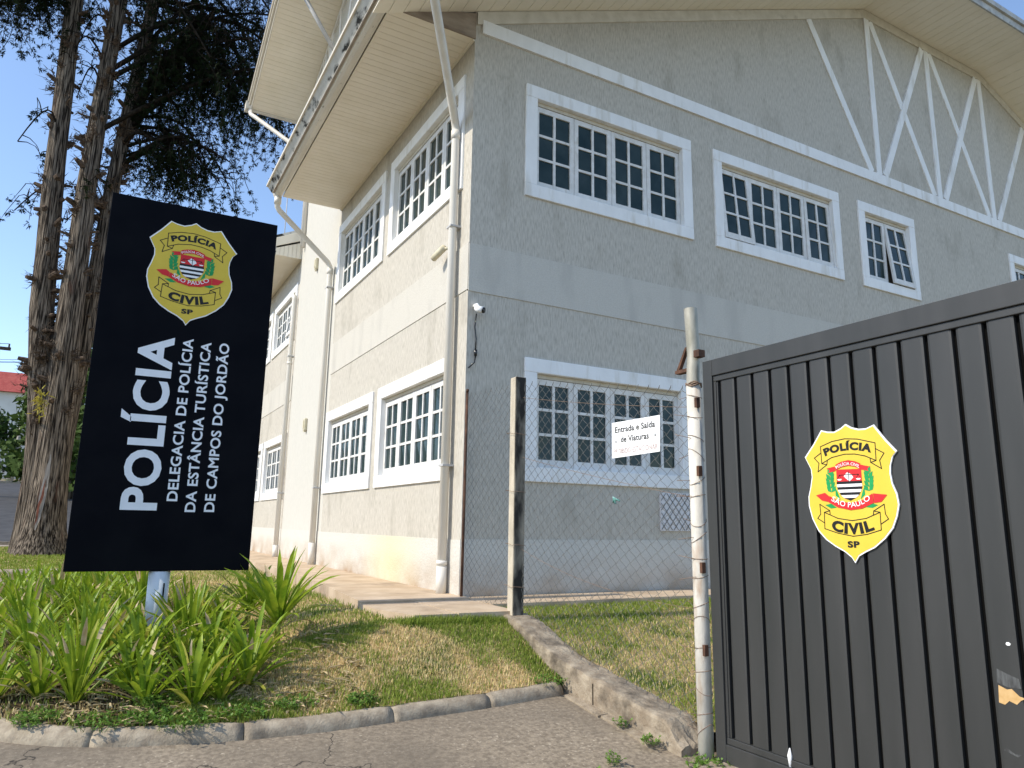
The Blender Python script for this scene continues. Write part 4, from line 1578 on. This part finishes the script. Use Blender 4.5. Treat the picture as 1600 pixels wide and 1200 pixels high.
def spray(p, d, size):
    """a flat fan of scale-leaf twigs"""
    side = d.cross(Vector((random.gauss(0, 1), random.gauss(0, 1), random.gauss(0, 1))))
    if side.length < 1e-4:
        return
    side.normalize()
    up = side.cross(d)
    n = random.randint(5, 8)
    for i in range(n):
        a = (i / (n - 1) - .5) * 1.9 + random.gauss(0, .15)
        dd = (d * math.cos(a) + side * math.sin(a) + up * random.gauss(0, .2)).normalized()
        L_ = size * random.uniform(.6, 1.15)
        wv = dd.cross(up).normalized() * L_ * random.uniform(.07, .13)
        b = p + d * random.uniform(0, .35) * size
        fol.add([b, b + dd * L_ * .5 + wv, b + dd * L_, b + dd * L_ * .5 - wv], [(0, 1, 2, 3)])


def hang(p, ln, sz, lean=Vector((0, 0, 0)), start=0.05):
    """pendulous twig with sprays along it"""
    pts = [p]
    d = Vector((random.gauss(0, .35), random.gauss(0, .35), -0.75)) + lean
    n = max(3, int(ln / .28))
    q = p.copy()
    for i in range(n):
        d = (d + Vector((random.gauss(0, .16), random.gauss(0, .16), -0.12))).normalized()
        q = q + d * (ln / n)
        pts.append(q.copy())
        if i / n >= start:
            for c in range(4):
                dd = (d * 1.0 + Vector((random.gauss(0, .7), random.gauss(0, .7), random.gauss(0, .4)))).normalized()
                spray(q + Vector((random.gauss(0, .05), random.gauss(0, .05), random.gauss(0, .08))), dd, sz * random.uniform(.7, 1.3))
    limb.tube(pts, [0.014 * (1 - .7 * i / len(pts)) for i in range(len(pts))], 3, cap=False)


def bough(p0, p1, r, ntw, lmin, lmax, sz):
    pts = []
    n = 8
    side = Vector((random.gauss(0, .3), random.gauss(0, .3), 0))
    for i in range(n + 1):
        t = i / n
        p = p0.lerp(p1, t) + side * math.sin(t * math.pi) + Vector((0, 0, 0.9 * math.sin(t * math.pi)))
        pts.append(p)
    limb.tube(pts, [r * (1 - .8 * i / n) + .01 for i in range(n + 1)], 6, cap=False)
    for i in range(ntw):
        t = random.uniform(.34, 1.0) * n
        i0 = min(int(t), n - 1)
        p = pts[i0].lerp(pts[i0 + 1], t - i0)
        # a side branchlet, then the hanging twig
        a = random.uniform(0, 2 * math.pi)
        e = p + Vector((math.cos(a), math.sin(a), random.uniform(-.1, .2))) * random.uniform(.1, .9)
        limb.tube([p, p.lerp(e, .5) + Vector((0, 0, .06)), e], [.022, .016, .01], 3, cap=False)
        hang(e, random.uniform(lmin, lmax), sz)


stem3, stem2, stem1 = stems[2][0], stems[1][0], stems[0][0]


def on_stem(st, z):
    for a, b in zip(st[:-1], st[1:]):
        if a.z <= z <= b.z:
            return a.lerp(b, (z - a.z) / (b.z - a.z))
    return st[-1].copy()


# right-hand mass, hanging towards the building
for i in range(25):
    z0 = random.uniform(12.5, 21.5)
    p0 = on_stem(stem3 if random.random() < .7 else stem2, z0)
    p1 = Vector((0.7 + 3.8 * random.random() ** .8, 24.6 + random.uniform(-2.0, 2.2), 0))
    p1.z = 13.6 + random.uniform(0, 7.5) + 0.15 * (p1.x - 1)
    bough(p0, p1, 0.07, 30, 0.9, 3.2, 0.115)
for i in range(12):   # lower fringe
    p0 = on_stem(stem3, random.uniform(12, 14.5))
    p1 = Vector((random.uniform(0.9, 2.9), 24.6 + random.uniform(-1.2, 1.2), random.uniform(12.0, 13.4)))
    bough(p0, p1, 0.05, 17, 0.6, 1.8, 0.13)
for i in range(15):    # over the street on the left
    p0 = on_stem(stem1, random.uniform(17, 21))
    p1 = Vector((random.uniform(-5.6, -3.4), 24.6 + random.uniform(-1.5, 1.5), random.uniform(17.0, 19.5)))
    bough(p0, p1, 0.06, 22, 0.8, 2.4, 0.13)
for i in range(9):    # thin twigs among the stems
    z0 = random.uniform(10, 17)
    p0 = on_stem(random.choice((stem1, stem2, stem3)), z0)
    p1 = p0 + Vector((random.choice((-1, 1)) * random.uniform(.4, 1.1), random.uniform(.2, 1.2), random.uniform(-.2, .4)))
    bough(p0, p1, 0.03, 5, 0.3, 0.9, 0.14)
for i in range(16):   # crown above the frame, shading what hangs below
    p0 = on_stem(random.choice((stem1, stem2, stem3)), random.uniform(18, 23))
    a = random.uniform(0, 2 * math.pi)
    p1 = Vector((-0.6 + 4.2 * math.cos(a), 24.6 + 3.2 * math.sin(a), random.uniform(19.5, 23)))
    bough(p0, p1, 0.08, 16, 0.8, 2.2, 0.2)
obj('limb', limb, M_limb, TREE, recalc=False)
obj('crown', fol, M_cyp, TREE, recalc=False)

# epiphyte in the fork
mb = MB()
c = T3(-1.36, 3.95)
c.y -= 0.62
for i in range(60):
    d = Vector((random.gauss(0, .8), random.gauss(-.4, .5), random.gauss(-.1, .8))).normalized()
    s0 = c + Vector((random.gauss(0, .07), random.gauss(0, .05), random.gauss(0, .16)))
    L_ = random.uniform(.12, .3)
    n = d.cross(Vector((0, 0, 1))).normalized() * .016
    mb.add([s0 - n, s0 + n, s0 + d * L_ * .6 + n * .8 + Vector((0, 0, -.02)), s0 + d * L_ + Vector((0, 0, -.07)), s0 + d * L_ * .6 - n * .8 + Vector((0, 0, -.02))], [(0, 1, 2, 3, 4)])
tag(obj('epiphyte_plant', mb, M_yellowfl, loc=c, recalc=False), 'yellow green epiphyte growing in the fork of the cypress trunk', 'plant')

# ------------------------------------------------------------------ strap-leaved plants


def leaf(mb, base, az, ln, wd, lift, droop, mi, tip=False):
    n = 7
    d = Vector((math.cos(az), math.sin(az), 0))
    side = Vector((-d.y, d.x, 0))
    tw = random.gauss(0, .25)
    p = Vector(base)
    el = lift
    rows = []
    for i in range(n + 1):
        t = i / n
        wdt = wd * (0.55 + 0.75 * t if t < .5 else 0.93 * math.sqrt(max(0.0, 1 - ((t - .5) / .5) ** 2.2))) * .5
        if i == n:
            wdt = 0.0015
        s_ = (side * math.cos(tw * t) + Vector((0, 0, 1)) * math.sin(tw * t))
        up = Vector((-d.x * math.sin(el), -d.y * math.sin(el), math.cos(el)))
        rows.append((p + s_ * wdt + up * wdt * .35, p.copy(), p - s_ * wdt + up * wdt * .35))
        el -= droop / n * (0.4 + 1.2 * t)
        p = p + (d * math.cos(el) + Vector((0, 0, 1)) * math.sin(el)) * (ln / n)
    vs = [q for r in rows for q in r]
    for i in range(n):
        m_ = mi if not (tip and i >= n - 2) else 2
        a = i * 3
        mb.add(vs[a:a + 6], [(0, 1, 4, 3), (1, 2, 5, 4)], m_, True)


def plant_mb(n, ln, wd, spread=1.0, yellow=.08, stalk=0.0):
    mb = MB()
    for i in range(n):
        t = (i + .5) / n
        az = i * 2.39996 + random.gauss(0, .2)
        lift = math.radians(88 - 52 * t * spread + random.gauss(0, 6))
        L_ = ln * random.uniform(.75, 1.1)
        r = random.random()
        mi = 0
        if t > .7 and r < yellow * 3:
            mi = 1 if r < yellow * 2 else 2
        elif r < yellow * .6:
            mi = 1
        leaf(mb, (0.025 * math.cos(az), 0.025 * math.sin(az), stalk), az, L_, wd * random.uniform(.8, 1.15), lift, math.radians(random.uniform(14, 46)), mi, random.random() < .12)
    for i in range(3):
        az = random.uniform(0, 6.28)
        leaf(mb, (0, 0, stalk * .5 + .02), az, ln * random.uniform(.6, .9), wd * .7, math.radians(random.uniform(0, 25)), math.radians(70), random.choice((1, 2, 2)))
    mb.tube([(0, 0, -0.06), (0, 0, stalk + .05)], [.03, .022], 7, mi=1)
    return mb


LM = [M_leaf, M_leafy, M_leafd]
variants = []
for i in range(9):
    pmb = plant_mb(random.randint(20, 30), random.uniform(.40, .58), random.uniform(.040, .050), random.uniform(.8, 1.1), .10)
    me = bpy.data.meshes.new('strap_plant')
    me.from_pydata(pmb.v, [], pmb.f)
    for m_ in LM:
        me.materials.append(m_)
    me.polygons.foreach_set('material_index', pmb.mi)
    me.polygons.foreach_set('use_smooth', pmb.sm)
    variants.append(me)


def set_plant(x, y, sc, rz, me, label, group):
    o = bpy.data.objects.new('strap_plant', me)
    o.location = (x, y, lawn_z(x, y) - 0.01)
    o.rotation_euler = (random.gauss(0, .07), random.gauss(0, .07), rz)
    o.scale = (sc, sc, sc * random.uniform(.92, 1.08))
    COL.objects.link(o)
    tag(o, label, 'plant', group)
    return o


GP = 'strap leaved plants in the bed under the sign'
front = [
    (-0.03, 5.88, .92, 'low strap leaved plant with one yellow leaf at the left front of the bed'),
    (-0.24, 6.07, .9, 'broad strap leaved plant at the far left corner of the bed'),
    (0.29, 6.01, .88, 'strap leaved plant in the front row, left of the biggest front fan'),
    (0.68, 5.60, 1.08, 'largest fan shaped plant in the front row beside the kerb'),
    (0.86, 5.64, .82, 'narrow upright plant pressed against the largest front fan'),
    (1.05, 5.82, .92, 'strap leaved plant at the right end of the front row'),
]
for i, (x, y, sc, lb) in enumerate(front):
    set_plant(x, y, sc, i * 1.7, variants[i % 9], lb, GP)
# the two taller plants on the right
big = plant_mb(44, .62, .054, 1.12, .05, .16)
me = bpy.data.meshes.new('strap_plant')
me.from_pydata(big.v, [], big.f)
for m_ in LM:
    me.materials.append(m_)
me.polygons.foreach_set('material_index', big.mi)
me.polygons.foreach_set('use_smooth', big.sm)
set_plant(1.42, 6.60, 1.0, .4, me, 'tall full rosette on a short stalk at the right edge of the bed', GP)
set_plant(1.32, 7.6, .8, 2.0, me, 'dark rosette half hidden behind the tall right hand plant', GP)
pts_ = []
tries = 0


def in_bed(x, y):
    xl = float(np.interp(y, _ky, _kx)) + 0.16
    if x < xl or y < kerb_front_y(x) + .5:
        return False
    xr = float(np.interp(y, [5.5, 6.2, 7.0, 7.5, 8.2, 9.5, 11, 13, 14.5], [1.05, 1.15, 1.1, 1.05, 0.72, 0.55, 0.45, 0.3, 0.2]))
    return x < xr


while len(pts_) < 92 and tries < 8000:
    tries += 1
    y = 5.5 + 7.4 * random.random() ** 1.2
    x = random.uniform(-1.1, 1.6)
    if not in_bed(x, y):
        continue
    if (x - 0.53) ** 2 + (y - 7.6) ** 2 < .12 or (abs(x - .5) < .16 and 6.7 < y < 7.6):
        continue
    if any((x - a) ** 2 + (y - b) ** 2 < 0.27 ** 2 for a, b in pts_):
        continue
    if any((x - a[0]) ** 2 + (y - a[1]) ** 2 < 0.25 ** 2 for a in front):
        continue
    pts_.append((x, y))
for i, (x, y) in enumerate(pts_):
    set_plant(x, y, random.uniform(.66, 1.08), random.uniform(0, 6.28), variants[i % 9], 'bright green strap leaved plant crowded behind the front row of the bed', GP)

# weeds by the kerb, wall foot and gate
def weed(x, y, z, r, n, label):
    mb = MB()
    for i in range(n):
        a = random.uniform(0, 6.28)
        rr = r * math.sqrt(random.random())
        b = Vector((x + rr * math.cos(a), y + rr * math.sin(a), z))
        d = Vector((random.gauss(0, .5), random.gauss(0, .5), 1)).normalized()
        L_ = random.uniform(.02, .07)
        tip_ = b + d * L_
        mb.tube([b, tip_], .0015, 3, cap=False)
        for q in range(4):
            dd = Vector((random.gauss(0, 1), random.gauss(0, 1), random.gauss(.2, .5))).normalized()
            ss = dd.cross(Vector((0, 0, 1))).normalized() * .009
            l2 = random.uniform(.015, .032)
            mb.add([tip_, tip_ + dd * l2 * .5 + ss, tip_ + dd * l2, tip_ + dd * l2 * .5 - ss], [(0, 1, 2, 3)])
    tag(obj('weed', mb, M_weed, loc=(x, y, z), recalc=False), label, 'weed', 'weeds along the kerb and wall foot')


weed(3.52, 3.70, 0.06, .14, 70, 'leafy weed at the foot of the gate post')
weed(3.40, 4.12, 0.11, .06, 26, 'small weed at the broken end of the low wall')
weed(3.42, 4.45, 0.14, .04, 14, 'tiny tuft at the middle of the low wall footing')
weed(2.72, 3.75, 0.07, .05, 14, 'tiny weed in the paving before the apron')
weed(2.98, 3.98, 0.08, .05, 16, 'flat weed on the paving near the apron corner')
weed(3.35, 5.33, 0.27, .12, 60, 'green weed tuft where the kerb meets the low wall')
weed(0.60, 5.32, 0.27, .20, 130, 'spreading clover weed behind the kerb under the front plants')
for wx, wy, wr, lb_ in ((-.22, 5.62, .13, 'weed patch at the left curve of the front kerb'), (.38, 5.42, .14, 'weed patch under the front row, left of the clover'), (.95, 5.33, .15, 'weed patch behind the kerb before the narrow plant'),
                        (1.3, 5.36, .13, 'weed patch behind the kerb at the right end of the front row'), (.45, 5.68, .14, 'weed clump between the front plants and the post'), (1.75, 5.3, .10, 'small weed patch behind the middle of the kerb')):
    weed(wx, wy, lawn_z(wx, wy), wr, 90, lb_)
weed(0.15, 5.45, 0.28, .18, 90, 'weed mat behind the left end of the front kerb')

# ------------------------------------------------------------------ grass


def green_at(x, y):
    a = noise.noise(Vector((x * .9 + 4, y * .9, 0))) + .5 * noise.noise(Vector((x * 2.3, y * 2.3, 5)))
    return a


def blades(name, area, n, zf, keep, prob, hmin, hmax, wd, m_):
    x0, x1, y0, y1 = area
    V, Fc = [], []
    c = 0
    for i in range(n):
        x = random.uniform(x0, x1)
        y = random.uniform(y0, y1)
        if not keep(x, y) or random.random() > prob(x, y):
            continue
        z = zf(x, y)
        a = random.uniform(0, 6.283)
        h = random.uniform(hmin, hmax)
        ln = random.uniform(.1, .8) * h
        dx, dy = math.cos(a), math.sin(a)
        w2 = wd * random.uniform(.7, 1.3)
        V += [(x - dy * w2, y + dx * w2, z - .004), (x + dy * w2, y - dx * w2, z - .004), (x + dx * ln * .4 + dy * w2 * .7, y + dy * ln * .4 - dx * w2 * .7, z + h * .6),
              (x + dx * ln * .4 - dy * w2 * .7, y + dy * ln * .4 + dx * w2 * .7, z + h * .6), (x + dx * ln, y + dy * ln, z + h)]
        Fc += [(c, c + 1, c + 2, c + 3), (c + 3, c + 2, c + 4)]
        c += 5
    me = bpy.data.meshes.new(name)
    me.from_pydata(V, [], Fc)
    me.materials.append(m_)
    o = bpy.data.objects.new(name, me)
    COL.objects.link(o)
    o['kind'] = 'stuff'
    o['label'] = name.replace('_', ' ') + ' growing on the lawns'
    o['category'] = 'grass'
    return o


gg = lambda x, y: sstep((green_at(x, y) + .12 + .45 * sstep((y - 6.0) / .5) * sstep((x - 1.5) / .6)) / .3)
blades('lawn_grass', (0.5, 3.5, 5.15, 6.55), 46000, lawn_z, in_lawn, lambda x, y: .12 + .88 * gg(x, y), .018, .05, .0026, M_grass)
blades('dry_lawn_grass', (0.5, 3.5, 5.15, 6.55), 46000, lawn_z, in_lawn, lambda x, y: (.85 - .7 * gg(x, y)) * (.25 + .75 * sstep((x - .8) / .6)), .012, .035, .0024, M_dry)
blades('back_lawn_grass', (-1.8, 2.45, 5.3, 15.8), 60000, lawn_z, in_lawn, lambda x, y: .3 + .5 * gg(x, y), .02, .055, .004, M_grass)
blades('dry_back_lawn_grass', (-1.8, 2.45, 5.3, 15.8), 60000, lawn_z, in_lawn, lambda x, y: .7 - .4 * gg(x, y), .015, .045, .004, M_dry)
blades('yard_grass', (3.74, 8.5, 3.7, 7.02), 80000, lot_z, lambda x, y: True, lambda x, y: .35 + .6 * gg(x * .8, y) + .3 * sstep((y - 6.4) / .4), .018, .048, .0028, M_grass)
blades('dry_yard_grass', (3.74, 8.5, 3.7, 7.02), 36000, lot_z, lambda x, y: True, lambda x, y: .6 - .35 * gg(x * .8, y), .014, .04, .0026, M_dry)
blades('path_edge_grass', (2.4, 3.5, 6.30, 6.44), 2200, lawn_z, lambda x, y: True, lambda x, y: 1, .03, .085, .0028, M_grass)
blades('tree_lawn_grass', (-5.1, 2.2, 17.85, 27), 30000, lambda x, y: zr(x, y) + .035, lambda x, y: True, lambda x, y: .8, .03, .07, .009, M_grass)

mb = MB()
for i in range(700):
    x, y = random.uniform(-.3, 1.9), random.uniform(5.25, 6.6)
    if not in_lawn(x, y):
        continue
    a = random.uniform(0, 6.28)
    ln = random.uniform(.03, .16)
    wd_ = random.uniform(.004, .012)
    z = lawn_z(x, y) + random.uniform(.004, .03)
    d, n = Vector((math.cos(a), math.sin(a), random.uniform(-.1, .2))), Vector((-math.sin(a), math.cos(a), 0)) * wd_
    b = Vector((x, y, z))
    mb.add([b - n, b + n, b + d * ln * .6 + n + Vector((0, 0, .01)), b + d * ln, b + d * ln * .6 - n + Vector((0, 0, .01))], [(0, 1, 2, 3, 4)])
o = obj('leaf_litter', mb, M_leafd, recalc=False)
o['kind'] = 'stuff'
tag(o, 'dry fallen leaf strips scattered under the front plants', 'leaf litter')

# ------------------------------------------------------------------ background across the street


def tree(x, y, z, h, rx, label, m_=M_tree1, n=2600, lf=0.35, name='broadleaf_tree', group='trees across the street'):
    t = thing(name, label, 'tree', (x, y, z), group)
    mb = MB()
    mb.tube([(x, y, z - .3), (x + .1, y, z + h * .25), (x - .1, y + .1, z + h * .6)], [h * .035, h * .028, h * .012], 8)
    for i in range(6):
        a = i * 1.05
        mb.tube([(x, y, z + h * (.22 + .05 * i)), (x + math.cos(a) * rx * .6, y + math.sin(a) * rx * .6, z + h * (.45 + .06 * i))], [h * .014, h * .005], 5)
    obj('trunk', mb, M_bark, t)
    mb = MB()
    cl = []
    for i in range(26):
        a = random.uniform(0, 6.28)
        rr = rx * math.sqrt(random.random()) * .75
        cl.append((Vector((x + rr * math.cos(a), y + rr * math.sin(a), z + h * random.uniform(.16, .88) * (1 - .25 * rr / rx))), random.uniform(.22, .42) * rx))
    for i in range(n):
        c_, r_ = random.choice(cl)
        d = Vector((random.gauss(0, 1), random.gauss(0, 1), random.gauss(0, 1))).normalized()
        p = c_ + d * r_ * random.uniform(.55, 1.08)
        u_ = Vector((random.gauss(0, 1), random.gauss(0, 1), random.gauss(0, 1))).normalized()
        v_ = u_.cross(d + Vector((.01, .02, .03))).normalized()
        s_ = lf * random.uniform(.5, 1.2)
        mb.add([p - u_ * s_ * .5, p + v_ * s_ * .3, p + u_ * s_ * .5, p - v_ * s_ * .3], [(0, 1, 2, 3)])
    obj('crown', mb, m_, t, recalc=False)
    return t


zf = lambda y: zr(0, y)
tree(-1.9, 50, zf(50) - 1.2, 15.5, 3.6, 'tall dark tree seen between the cypress trunk and the black sign', n=5200, lf=.5)
tree(0.6, 46, zf(46) - 1.0, 13.0, 3.2, 'dense tree standing behind the black sign', n=4200, lf=.5)
tree(-10.6, 74, zf(74) - 1.5, 8.6, 3.4, 'bushy green tree left of the utility pole across the street', n=3400, lf=.5)
tree(-7.4, 74, zf(74) - 1.5, 8.3, 3.2, 'bushy green tree behind the utility pole and the white wall', n=3400, lf=.5)
tree(-4.4, 73, zf(73) - 1.5, 8.4, 3.2, 'bushy green tree half hidden behind the cypress trunk', n=3000, lf=.5)


def house(x, y, z, wx, wy, hw, hr, label):
    t = thing('house', label, 'house', (x, y, z), 'houses across the street')
    mb = MB()
    mb.box((x - wx, y - wy, z - 2), (x + wx, y + wy, z + hw))
    obj('wall', mb, M_house, t)
    mb = MB()
    o_ = .5
    a = [(x - wx - o_, y - wy - o_, z + hw - .1), (x + wx + o_, y - wy - o_, z + hw - .1), (x + wx + o_, y + wy + o_, z + hw - .1), (x - wx - o_, y + wy + o_, z + hw - .1), (x - wx - o_, y, z + hw + hr), (x + wx + o_, y, z + hw + hr)]
    mb.add(a, [(0, 1, 5, 4), (2, 3, 4, 5), (1, 2, 5), (3, 0, 4), (3, 2, 1, 0)])
    obj('roof', mb, M_redroof, t)
    mb = MB()
    for k in range(3):
        mb.box((x - wx + .8 + k * 2.2, y - wy - .03, z + 1), (x - wx + 2.0 + k * 2.2, y - wy - .002, z + 2.2))
    obj('window', mb, M_glass, t)


house(-12.5, 92, zf(92) + 1.2, 6.0, 4.0, 5.4, 2.6, 'red roofed house high up beyond the bushy trees across the street')

WZ = zf(66)
bw = thing('boundary_wall', 'white street wall with dark scrawled marks beside the leaning utility pole', 'wall', (-8, 66, WZ))
mb = MB()
mb.box((-22, 66, WZ - 1), (-5.4, 66.25, WZ + 2.3))
mb.box((-5.9, 65.9, WZ - 1), (-5.4, 65.999, WZ + 2.5))
obj('wall_panel', mb, M_house, bw)
mb = MB()
for k in range(5):
    xx = -10.2 + k * .85
    pts = [(xx + i * .15, 65.985, WZ + 1.1 + .35 * math.sin(i * 1.3 + k) - .05 * i) for i in range(7)]
    mb.tube(pts, .07, 4)
obj('scrawl', mb, M_asph, bw)
t = thing('garden_wall', 'low tan wall right of the leaning utility pole across the street', 'wall', (-4.5, 64.5, zf(64.5)))
mb = MB()
mb.box((-5.3, 64.4, zf(64) - 1), (-2.2, 64.7, zf(64) + 1.3))
mb.box((-5.35, 64.35, zf(64) + 1.3), (-2.15, 64.75, zf(64) + 1.42))
obj('wall_panel', mb, mat('tan_wall', (0.45, 0.38, 0.28), (0.5, 0.43, 0.33), (1, 1, 1), .9), t)


def upole(x, y, lean, h, label, arrow=False):
    z = zf(y)
    t = thing('utility_pole', label, 'pole', (x, y, z), 'utility poles across the street')
    mb = MB()
    mb.tube([(x, y, z - .5), (x + lean, y, z + h)], [.24, .15], 10)
    obj('shaft', mb, M_polec, t)
    mb = MB()
    ax = x + lean * .96
    mb.box((ax - 1.1, y - .08, z + h * .955), (ax + 1.1, y + .08, z + h * .975))
    for q in (-1, -.5, .5, 1):
        mb.tube([(ax + q, y, z + h * .975), (ax + q, y, z + h * 1.0)], .05, 6)
    obj('crossarm', mb, M_stub, t)
    mb = MB()
    for q in (-1, .5, 1):
        pts = [(ax + q - 40 * s_, y - 3 * s_, z + h * 1.0 - 1.4 * 4 * s_ * (1 - s_)) for s_ in [i / 10 for i in range(11)]]
        mb.tube(pts, .018, 3, cap=False)
    obj('cable', mb, M_camb, t)


upole(-6.15, 64.0, 0.75, 9.0, 'leaning concrete utility pole before the bushy trees, carrying the traffic sign')
upole(-6.75, 50.0, 0.0, 8.8, 'utility pole at the left edge whose crossarm stands above the red roof')
ZP = zf(64)
t = thing('traffic_sign', 'small dark traffic sign with a white upward arrow on the leaning pole', 'sign', (-6.2, 63.6, ZP + 2.4))
mb = MB()
mb.prism([(-6.4, ZP + 2.2), (-5.9, ZP + 2.2), (-5.9, ZP + 2.75), (-6.4, ZP + 2.75)], 63.6, 63.63, lambda a, b, c: (a, c, b))
mb.prism([(-6.35, ZP + 2.75), (-5.95, ZP + 2.75), (-6.15, ZP + 3.1)], 63.6, 63.63, lambda a, b, c: (a, c, b))
obj('sign_plate', mb, M_camb, t)
mb = MB()
mb.box((-6.18, 63.63, ZP + 2.3), (-6.1, 63.9, ZP + 2.4))
obj('clamp', mb, M_grey, t)
